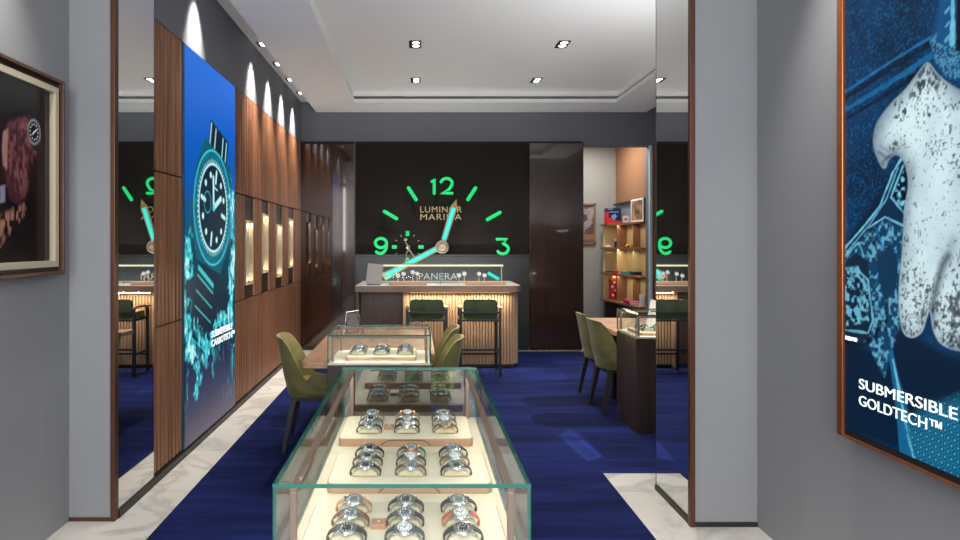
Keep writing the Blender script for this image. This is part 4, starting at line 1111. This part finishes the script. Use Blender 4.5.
for j, (xa, xb, heads, nm) in enumerate((((389), 427, [(398, 275.8), (403.6, 274), (412.8, 272.3), (417.2, 273.6)], 'left'), (466, 504.5, [(459, 275.5), (464.5, 273.7), (479, 273.9), (484.5, 275.4)], 'right'))):
    Yt = 7.88; X0, X1 = (xa - 418) * Yt / 640, (xb - 418) * Yt / 640
    t = empty('display_tray', f'{nm} wooden tray of watch stands on the bar counter', 'tray', ((X0 + X1) / 2, 7.84, 1.0365))
    cx = (X0 + X1) / 2; Wd = (X1 - X0) / 2
    b = B(); b.prism(rrect(-Wd, Wd, -0.085, 0.085, 0.02), 0, 0.036, bev=0.004); b.obj('base', M_trayw, t, smooth=True)
    for q, (hx, hy) in enumerate(heads):
        X, Y, Z = stand_watch(hx, hy, f"white-dial watch on a stand, {('first','second','third','fourth')[q]} from left by the {nm} counter tray")
        st = B(); st.lathe([(0, 0), (0.018, 0), (0.018, 0.004), (0.006, 0.008), (0.006, Z - 1.0365 - (0.036 if abs(X - cx) < Wd else 0) - 0.012), (0.011, Z - 1.0365 - (0.036 if abs(X - cx) < Wd else 0) - 0.002), (0, Z - 1.0365 - (0.036 if abs(X - cx) < Wd else 0))], 12)
        if abs(X - cx) < Wd: st.obj('stand', M_cush, t, (X - cx, Y - 7.84, 0.036), smooth=True)
        else:
            o = st.obj('watch_stand', M_cush, None, (X, Y, 1.0365), smooth=True); tag(o, f"small cream watch stand on the counter, {('first','second')[q]} left of the right tray", 'stand')
t = empty('display_board', 'grey board leaning at the left end of the bar counter', 'board', (-0.545, 7.80, 1.0365))
b = B(); M = Matrix.Rotation(math.radians(-10), 4, 'X') @ Matrix.Rotation(math.radians(6), 4, 'Y'); b.box(-0.095, 0.095, -0.006, 0.006, 0.012, 0.262, M=M, bev=0.002); b.obj('panel', mat('grey_board', rgb(150, 146, 142), 0.5), t)
b = B(); b.box(-0.08, 0.08, -0.02, 0.10, 0.0, 0.012); b.tube([(0, 0.03, 0.2), (0, 0.095, 0.01)], 0.005, 6); b.obj('foot', M_dlow, t)
b = B(); b.box(-0.06, 0.06, -0.04, 0.04, 0, 0.008, bev=0.002); o = b.obj('card', M_white, None, (0.16, 7.80, 1.0365)); tag(o, 'small white card lying on the counter right of the left tray', 'card')

# ------------------------------------------------------------------ bar stools
def stool_proto():
    s = empty('bar_stool', None, 'stool')
    # faces +Y (counter); near side -Y is the back
    w, d = 0.225, 0.19
    for sx in (-1, 1):
        b = B(); b.tube([(sx * w, -d, 0.0), (sx * w, -d, 0.80)], 1.0, flat=(0.015, 0.015), up=(0, 1, 0)); b.obj('leg', M_black, s)
        b = B(); b.tube([(sx * w, d, 0.0), (sx * w, d - 0.01, 0.775)], 1.0, flat=(0.015, 0.015), up=(0, 1, 0)); b.obj('leg', M_black, s)
        b = B(); b.tube([(sx * (w + 0.002), -d - 0.02, 0.785), (sx * (w + 0.004), -d + 0.06, 0.80), (sx * (w + 0.004), 0.05, 0.79), (sx * w, d + 0.03, 0.775)], 1.0, flat=(0.018, 0.012)); b.obj('armrest', M_trayw if False else mat('arm_walnut', rgb(150, 108, 80), 0.4), s)
    b = B(); b.box(-w, w, -d - 0.012, -d + 0.012, 0.725, 0.75, bev=0.003); b.box(-w, w, -d - 0.012, -d + 0.012, 0.635, 0.66, bev=0.003)
    for sx in (-1, 1): b.box(sx * w - 0.012, sx * w + 0.012, -d, d, 0.635, 0.66)
    b.box(-w, w, d - 0.012, d + 0.012, 0.635, 0.66); b.obj('seat_frame', M_black, s)
    b = B()
    for (y, z) in ((-d, 0.31), (d, 0.20)): b.box(-w, w, y - 0.010, y + 0.010, z - 0.011, z + 0.011)
    for sx in (-1, 1): b.box(sx * w - 0.010, sx * w + 0.010, -d, d, 0.24, 0.262)
    b.obj('footrest', M_black, s)
    b = B(); b.prism(rrect(-0.205, 0.205, -d + 0.02, d - 0.005, 0.05), 0.66, 0.735, bev=0.02); b.obj('seat', M_olive, s, smooth=True)
    b = B(); pts = rrect(-0.195, 0.195, 0.665, 0.885, 0.045, corners=(1, 1, 1, 1)); b.prism(pts, -d - 0.005, -d + 0.055, axis='y', bev=0.015)
    b.obj('backrest', M_dgreen, s, smooth=True)
    # the frame bar crosses in front of the pad
    b = B(); b.box(-w, w, -d - 0.028, -d - 0.006, 0.728, 0.75, bev=0.003); b.obj('back_bar', M_black, s)
    return s
st = stool_proto(); st['label'] = 'left bar stool with green velvet back at the counter'; st.location = (0.10, 7.52, FZ); st['group'] = 'bar stools at the counter'
copy_tree(st, 'right bar stool with green velvet back at the counter', (0.715, 7.52, FZ))

# ------------------------------------------------------------------ ceiling spotlights
def spot_proto(nm):
    s = empty(nm, None, 'ceiling light')
    b = B(); frame = 0.008; a, c = 0.062, 0.122
    b.box(-a, a, -c, -c + frame, -0.004, 0.0); b.box(-a, a, c - frame, c, -0.004, 0.0); b.box(-a, -a + frame, -c, c, -0.004, 0.0); b.box(a - frame, a, -c, c, -0.004, 0.0)
    b.obj('frame', M_dlow, s)
    b = B(); b.box(-a + frame, a - frame, -c + frame, c - frame, -0.0015, 0.0); b.obj('recess', M_gap, s)
    for t in (-1, 1):
        b = B(); b.lathe([(0.0, -0.006), (0.030, -0.006), (0.036, -0.003), (0.038, -0.0016)], 20, M=Matrix.Translation((0.008, t * 0.052, 0))); b.obj('bulb', M_lightE, s)
    return s
sp = spot_proto('ceiling_spotlight')
pos = [(-0.03, 6.6, 'near row, left'), (1.49, 6.6, 'near row, right'), (-0.03, 8.06, 'far row, left'), (1.49, 8.06, 'far row, right')]
E = 60
for i, (x, y, nm) in enumerate(pos):
    o = sp if i == 0 else copy_tree(sp)
    o.location = (x, y, ZC - 0.0005); o['label'] = 'square twin downlight in the ceiling tray, ' + nm; o['group'] = 'downlights in the ceiling tray'
hid = [(-0.03, 5.1), (1.49, 5.1)]
alls = [(x, y) for x, y, _ in pos] + hid
for k, (x, y) in enumerate(alls):
    o = None
    if k >= 4:
        o = copy_tree(sp); o.location = (x, y, ZC - 0.0005); o['label'] = 'square twin downlight in the tray, ' + ('first from the entrance, left', 'first from the entrance, right')[k - 4]; o['group'] = 'downlights in the ceiling tray'
    lamp('downlight_beam', 'SPOT', (x, y, ZC - 0.03), E * 2.2, None, spot_size=math.radians(105), spot_blend=0.8, shadow_soft_size=0.05)
for i, (y, en) in enumerate(((4.95, 1), (6.6, 1), (7.33, 1), (8.03, 1), (8.74, 1))):
    o = copy_tree(sp); o.scale = (0.75, 0.6, 1); o.location = (-1.61, y, ZC - 0.0005)
    o['label'] = 'small twin spotlight in the slot above walnut wall, ' + ('nearest the entrance', 'second from the entrance', 'middle of five', 'second from the back', 'nearest the back wall')[i]
    o['group'] = 'spotlights in the left ceiling slot'
    lamp('wall_washer_beam', 'SPOT', (-1.535, y - 0.08, ZC - 0.02), 330, None, rot=(0, math.radians(13), 0), spot_size=math.radians(52), spot_blend=1.0, shadow_soft_size=0.03, color=(1, 0.93, 0.82))
# entrance spots washing the grey walls
for (x, y, e_, tilt) in ((-1.62, 2.75, 120, 13), (1.46, 2.60, 150, -14), (1.4, 1.2, 25, 0), (-1.5, 1.0, 25, 0), (0.0, 2.2, 50, 0), (0.0, 0.6, 50, 0)):
    lamp('entrance_beam', 'SPOT', (x, y, ZS - 0.03), e_, None, rot=(0, math.radians(tilt), 0), spot_size=math.radians(70 if abs(x) > 1.45 and y > 2 else 80), spot_blend=1.0, shadow_soft_size=0.04)
# fill light added behind the camera, where the shop front would be
lamp('shopfront_fill', 'AREA', (0, YF - 0.05, 2.3), 225, None, rot=(PI / 2 + 0.08, 0, 0), color=(0.96, 0.98, 1.0), shape='RECTANGLE', size=3.4, size_y=2.0)
# unseen uplights added to brighten the ceiling, behind pillar and counter
def fill_torchiere(x, y, lab, e_):
    t = empty('fill_floor_lamp', lab, 'lamp', (x, y, 0.0125))
    b = B(); b.lathe([(0, 0), (0.15, 0), (0.15, 0.015), (0.02, 0.025), (0, 0.025)], 28); b.obj('base', M_black, t, smooth=True)
    b = B(); b.tube([(0, 0, 0.02), (0, 0, 1.78)], 0.012, 10); b.obj('pole', M_black, t, smooth=True)
    b = B(); b.lathe([(0.03, 1.74), (0.16, 1.84), (0.165, 1.84), (0.03, 1.73), (0.0, 1.73), (0.0, 1.74), (0.03, 1.74)], 28); b.obj('bowl', M_white, t, smooth=True)
    lamp('fill_uplight', 'AREA', (0, 0, 1.80), e_, t, rot=(PI, 0, 0), shape='DISK', size=0.24, color=(0.97, 0.99, 1))
fill_torchiere(2.15, 4.45, 'added unseen fill lamp behind the right pillar, nearer the salon', 46)
fill_torchiere(3.15, 4.45, 'added unseen fill lamp behind the right pillar, by the wall', 24)
b = B(); b.box(-0.8, 1.3, -0.03, 0.03, 0, 0.04); o = b.obj('fill_uplight_bar', M_blackwood, None, (0.0, 8.85, 0.9)); o.parent = cn; o.matrix_parent_inverse = Matrix.Translation(cn.location).inverted()  # unseen strip added behind the counter to lift the ceiling
l_ = lamp('fill_uplight', 'AREA', (0.25, 8.85, 0.945), 18, None, rot=(PI, 0, 0), shape='RECTANGLE', size=2.0, size_y=0.05, color=(0.97, 0.99, 1)); l_.parent = cn; l_.matrix_parent_inverse = Matrix.Translation(cn.location).inverted()

# ------------------------------------------------------------------ room beyond the doorway
b = B(); b.box(2.0, 3.7, 11.2, 11.35, 0, 3.4); struct(b.obj('wall_far', mat('warm_grey_paint', rgb(150, 150, 146), 0.7)))
b = B(); b.box(3.46, 3.6, 9.45, 11.2, 0, 3.4); struct(b.obj('wall_far_right', mat('oak_cladding', rgb(140, 100, 70), 0.5)))
b = B(); b.box(2.0, 2.15, 9.45, 11.2, 0, 3.4); struct(b.obj('wall_far_left', M_wall))
b = B(); b.box(2.0, 3.7, 9.45, 11.35, 3.3, 3.45); struct(b.obj('ceiling_far', M_ceil))
lamp('far_room_light', 'AREA', (2.8, 10.2, 3.25), 42, None, shape='RECTANGLE', size=0.5, size_y=0.8, color=(1, 0.95, 0.88))
su = empty('shelving_unit', 'wooden wall shelves with lit cream panels beyond the doorway', 'shelf', (3.45, 10.3, 0.0125))
def sobj(bb, name, m): o = bb.obj(name, m, su); o.matrix_parent_inverse = Matrix.Translation(su.location).inverted(); return o
M_shelf = mat('shelf_walnut', rgb(140, 98, 72), 0.4)
ZSH = [1.87, 1.48, 1.05, 0.60]
for z in ZSH:
    b = B(); b.prism([(3.455, 9.5), (3.455, 11.1), (3.16, 11.1), (3.14, 10.9), (3.20, 10.4), (3.26, 9.9), (3.27, 9.6), (3.3, 9.5)], z - 0.03, z, bev=0.003); sobj(b, 'shelf', M_shelf)
b = B(); b.box(3.44, 3.456, 9.5, 11.1, 0.60, 1.87); sobj(b, 'back_panel', mat('cream_panel', rgb(222, 200, 150), 0.6))
for (y, x0, m) in ((11.05, 3.2, 'cream_panel'), (10.55, 3.28, None), (9.9, 3.33, None)):
    for k in range(3):
        b = B(); b.box(x0, 3.44, y, y + 0.02, ZSH[k + 1], ZSH[k] - 0.03); sobj(b, 'divider', MATS['cream_panel'] if m or k == 1 else M_shelf)
b = B(); b.box(3.2, 3.455, 10.95, 11.0, 0.013, 0.54); b.box(3.4, 3.455, 9.5, 10.9, 0.013, 0.54); sobj(b, 'base_cabinet', M_dwood)
b = B(); b.box(3.44, 3.456, 9.5, 11.15, 1.875, 2.2); sobj(b, 'upper_panel', mat('blue_grey_panel', rgb(120, 130, 140), 0.4))
b = B(); b.box(3.40, 3.456, 9.5, 11.15, 2.2, 2.23); sobj(b, 'cornice', M_blackwood)
for k in range(3):
    lamp('shelf_led', 'AREA', (3.30, 10.2, ZSH[k] - 0.035), 2.2, None, color=(1, 0.82, 0.55), rot=(0, 0.3, 0), shape='RECTANGLE', size=0.02, size_y=1.2)
lamp('shelf_spot', 'SPOT', (3.1, 10.4, 3.2), 60, None, rot=(0, math.radians(14), 0), spot_size=math.radians(50), spot_blend=1, color=(1, 0.85, 0.65), shadow_soft_size=0.03)
def thing_at(name, label, cat, x, y, z): return empty(name, label, cat, (x, y, z))
# toy-like printed box
t = thing_at('gift_box', 'dark blue and red printed box at left end of the top shelf', 'box', 3.27, 10.75, 1.8705)
b = B(); b.box(-0.12, 0.12, -0.07, 0.07, 0, 0.26, bev=0.004); b.obj('carton', mat('navy_print', rgb(22, 30, 66), 0.4), t)
b = B(); b.box(-0.121, -0.09, -0.072, 0.072, 0.0, 0.2); b.box(-0.12, 0.12, -0.0715, -0.07, 0.0, 0.05); b.box(-0.1, 0.02, -0.0718, -0.07, 0.03, 0.1); b.obj('red_print', mat('red_print', rgb(200, 44, 52), 0.4), t)
b = B(); b.prism([(0.0, 0.06), (0.05, 0.12), (0.02, 0.17), (-0.05, 0.13)], -0.0722, -0.07, axis='y'); b.box(-0.08, 0.08, -0.0722, -0.07, 0.19, 0.205); b.box(-0.1, -0.02, -0.0722, -0.07, 0.235, 0.25); b.obj('blue_print', mat('sky_print', rgb(96, 160, 214), 0.4), t)
b = B(); b.box(-0.05, 0.05, -0.005, 0.005, 0, 0.12); o = b.obj('card', M_white, None, (3.36, 10.35, 1.8705)); tag(o, 'small white card with orange square on the top shelf', 'card')
b = B(); b.box(-0.028, 0.028, -0.0062, -0.005, 0.05, 0.08); b.obj('orange_square', mat('orange_print', rgb(226, 104, 40), 0.4), o)
t = thing_at('framed_picture', 'white-framed picture leaning on the top shelf by doorway edge', 'picture', 3.38, 9.85, 1.8705)
b = B(); frame_ring(b, -0.012, 0.0, -0.28, 0.28, 0, 0.36, 0.03); b.obj('frame', M_white, t)
b = B(); b.box(-0.006, 0.0, -0.25, 0.25, 0.03, 0.33); b.obj('picture', noise_mix(mat('brown_print', rgb(120, 80, 55), 0.4), rgb(70, 42, 30), rgb(190, 150, 110), ns=9), t)
# shelf 2 things
t = thing_at('figurine', 'small black and white figurine on the second shelf', 'figurine', 3.28, 10.62, 1.4805)
b = B(); b.lathe([(0, 0), (0.03, 0.0), (0.03, 0.01), (0.012, 0.02), (0.022, 0.06), (0.016, 0.09), (0, 0.1)], 12); b.obj('body', M_dialk, t, smooth=True)
b = B(); b.lathe([(0, 0.095), (0.02, 0.105), (0.024, 0.125), (0.018, 0.145), (0, 0.152)], 12); b.obj('head', M_white, t, smooth=True)
b = B(); b.box(-0.055, 0.055, -0.04, 0.04, 0, 0.035, bev=0.003); o = b.obj('box', M_white, None, (3.24, 10.88, 1.4805)); tag(o, 'small flat white box at left end of the second shelf', 'box')
t = thing_at('toy_car', 'yellow toy car on the second shelf', 'toy', 3.35, 10.1, 1.4805)
b = B(); b.prism([(-0.07, 0.012), (0.07, 0.012), (0.07, 0.035), (0.035, 0.042), (0.015, 0.062), (-0.03, 0.062), (-0.05, 0.04), (-0.07, 0.036)], -0.03, 0.03, axis='y', bev=0.004); b.obj('body', mat('yellow_toy', rgb(228, 190, 30), 0.3), t)
for sx in (-1, 1):
    for sy in (-1, 1):
        b = B(); b.lathe([(0, -0.006), (0.014, -0.006), (0.014, 0.006), (0, 0.006)], 12, M=Matrix.Translation((sx * 0.042, sy * 0.03, 0.0145)) @ Matrix.Rotation(PI / 2, 4, 'X')); b.obj('wheel', M_dialk, t)
# shelf 3
t = thing_at('glass_jar', 'clear square glass display jar on the third shelf', 'jar', 3.25, 10.88, 1.0505)
b = B(); b.box(-0.06, 0.06, -0.05, 0.05, 0.02, 0.33); b.obj('glass', M_glass, t)
b = B(); b.box(-0.065, 0.065, -0.055, 0.055, 0, 0.02); b.obj('base', M_blackwood, t)
b = B(); b.box(-0.062, 0.062, -0.052, 0.052, 0.33, 0.342); b.obj('lid', M_brass, t)
b = B(); b.box(-0.05, 0.05, -0.08, 0.08, 0.0, 0.05, bev=0.004); o = b.obj('box', mat('teal_box', rgb(26, 168, 148), 0.4), None, (3.30, 10.2, 1.0505)); tag(o, 'small teal box on the third shelf', 'box')
b = B(); b.box(-0.06, 0.06, -0.1, 0.1, 0.0, 0.055, bev=0.004); o = b.obj('box', mat('navy_box', rgb(24, 30, 56), 0.4), None, (3.385, 9.95, 1.0505)); tag(o, 'small navy box on the third shelf, right of the teal box', 'box')
b = B(); b.box(-0.04, 0.04, -0.06, 0.06, 0.0, 0.045, bev=0.004); o = b.obj('box', mat('red_box', rgb(204, 34, 50), 0.4), None, (3.22, 10.45, 1.0505)); tag(o, 'small red box on the third shelf, left of the teal box', 'box')
# shelf 4
t = thing_at('tin', 'tall red patterned tin on the lowest shelf', 'tin', 3.27, 10.75, 0.6005)
b = B(); b.lathe([(0, 0), (0.062, 0), (0.064, 0.005), (0.064, 0.34), (0, 0.34)], 20); b.obj('body', MATS['red_print'], t, smooth=True)
b = B(); b.lathe([(0.066, 0.335), (0.066, 0.372), (0.05, 0.39), (0, 0.395)], 20); b.obj('lid', mat('orange_lid', rgb(212, 130, 50), 0.4), t, smooth=True)
b = B()
for (a, z) in ((-100, 0.08), (-70, 0.16), (-110, 0.22), (-80, 0.29)):
    b.lathe([(0, 0.004), (0.02, 0.002), (0.022, 0)], 10, M=Matrix.Rotation(math.radians(a), 4, 'Z') @ Matrix.Translation((0.0645, 0, z)) @ Matrix.Rotation(PI / 2, 4, 'Y'))
b.obj('printed_spots', M_white, t)
for k, (c_, lab) in enumerate((((170, 24, 62), 'dark pink book at the bottom of the pile on lowest shelf'), ((214, 60, 92), 'pink book on top of the pile on the lowest shelf'))):
    t = thing_at('book', lab, 'book', 3.345, 10.0 + 0.03 * k, 0.6005 + 0.031 * k); 
    b = B(); b.box(-0.085, 0.085, -0.15, 0.15, 0, 0.003); b.box(-0.085, 0.085, -0.15, 0.15, 0.027, 0.03); b.box(-0.085, -0.081, -0.15, 0.15, 0, 0.03); b.obj('cover', mat('book_cover_%d' % k, rgb(*c_), 0.5), t)
    b = B(); b.box(-0.08, 0.08, -0.145, 0.145, 0.003, 0.027); b.obj('pages', M_white, t)
b = B(); b.lathe([(0, 0), (0.04, 0), (0.045, 0.17), (0.042, 0.17), (0.037, 0.005), (0, 0.005)], 18); o = b.obj('cup', M_white, None, (3.40, 9.70, 0.6005), smooth=True); tag(o, 'tall white cup on the lowest shelf beside the pink books', 'cup')
# picture on the far grey wall
t = thing_at('framed_picture', 'colourful print in wooden frame on the far grey wall beyond doorway', 'picture', 2.95, 11.2, 1.53)
def far_art(S, Z):
    n = fbm(S * 9, Z * 9, 3, 71); n2 = fbm(S * 14 + 5, Z * 10, 3, 91)
    img = np.zeros(S.shape + (3,)) + lin((74, 66, 70)); img = blend(img, np.clip((n - 0.5) * 6, 0, 1)[..., None], lin((150, 140, 140)))
    img = blend(img, np.clip((n2 - 0.55) * 8, 0, 1)[..., None], lin((56, 84, 72)))
    img = blend(img, cover(np.abs(Z - 0.21) - 0.012, 0.01), lin((110, 72, 46)))
    img = blend(img, cover(np.hypot(S - 0.17, Z - 0.26) - 0.045, 0.02), lin((226, 44, 34)))
    img = blend(img, cover(np.abs(Z - 0.09) - 0.05, 0.02) * 0.6, lin((170, 110, 92)))
    return img
o = grid_picture('print', 0.42, 0.65, 60, 90, far_art, attr_mat('print_paper', 0.0, 0.5), t, (-0.29, -0.02, 0.03), (1, 0, 0), (0, 0, 1))
b = B(); z0, z1, x0, x1 = 0.0, 0.71, -0.32, 0.15
b.box(x0, x0 + 0.03, -0.035, 0, z0, z1); b.box(x1 - 0.03, x1, -0.035, 0, z0, z1); b.box(x0, x1, -0.035, 0, z0, z0 + 0.03); b.box(x0, x1, -0.035, 0, z1 - 0.03, z1); b.box(x0 + 0.03, x1 - 0.03, -0.018, 0, z0 + 0.03, z1 - 0.03)
b.obj('frame', mat('oak_frame', rgb(140, 100, 66), 0.4), t)

# ------------------------------------------------------------------ world, camera, view
w = bpy.data.worlds.new('World'); sc.world = w; w.use_nodes = True
w.node_tree.nodes['Background'].inputs[0].default_value = (0.9, 0.95, 1.0, 1); w.node_tree.nodes['Background'].inputs[1].default_value = 0.35
cam = bpy.data.cameras.new('camera'); co_ = bpy.data.objects.new('camera', cam); COL.objects.link(co_)
co_.location = (0, 0, 1.55); co_.rotation_euler = (PI / 2, 0, 0)
cam.sensor_width = 36.0; cam.lens = 24.0; cam.clip_start = 0.02
cam.shift_x = (480 - 418) / 960.0; cam.shift_y = -(270 - 243) / 960.0
sc.camera = co_
sc.view_settings.view_transform = 'Standard'; sc.view_settings.look = 'None'; sc.view_settings.gamma = 1.0; sc.view_settings.exposure = 0.0
sc.view_settings.use_curve_mapping = False
sc.cycles.use_denoising = True
try: sc.cycles.denoiser = 'OPENIMAGEDENOISE'
except Exception: pass
sc.cycles.max_bounces = 10; sc.cycles.transparent_max_bounces = 24; sc.cycles.glossy_bounces = 6; sc.cycles.diffuse_bounces = 5
sc.cycles.caustics_reflective = False; sc.cycles.caustics_refractive = False
sc.cycles.sample_clamp_indirect = 6.0
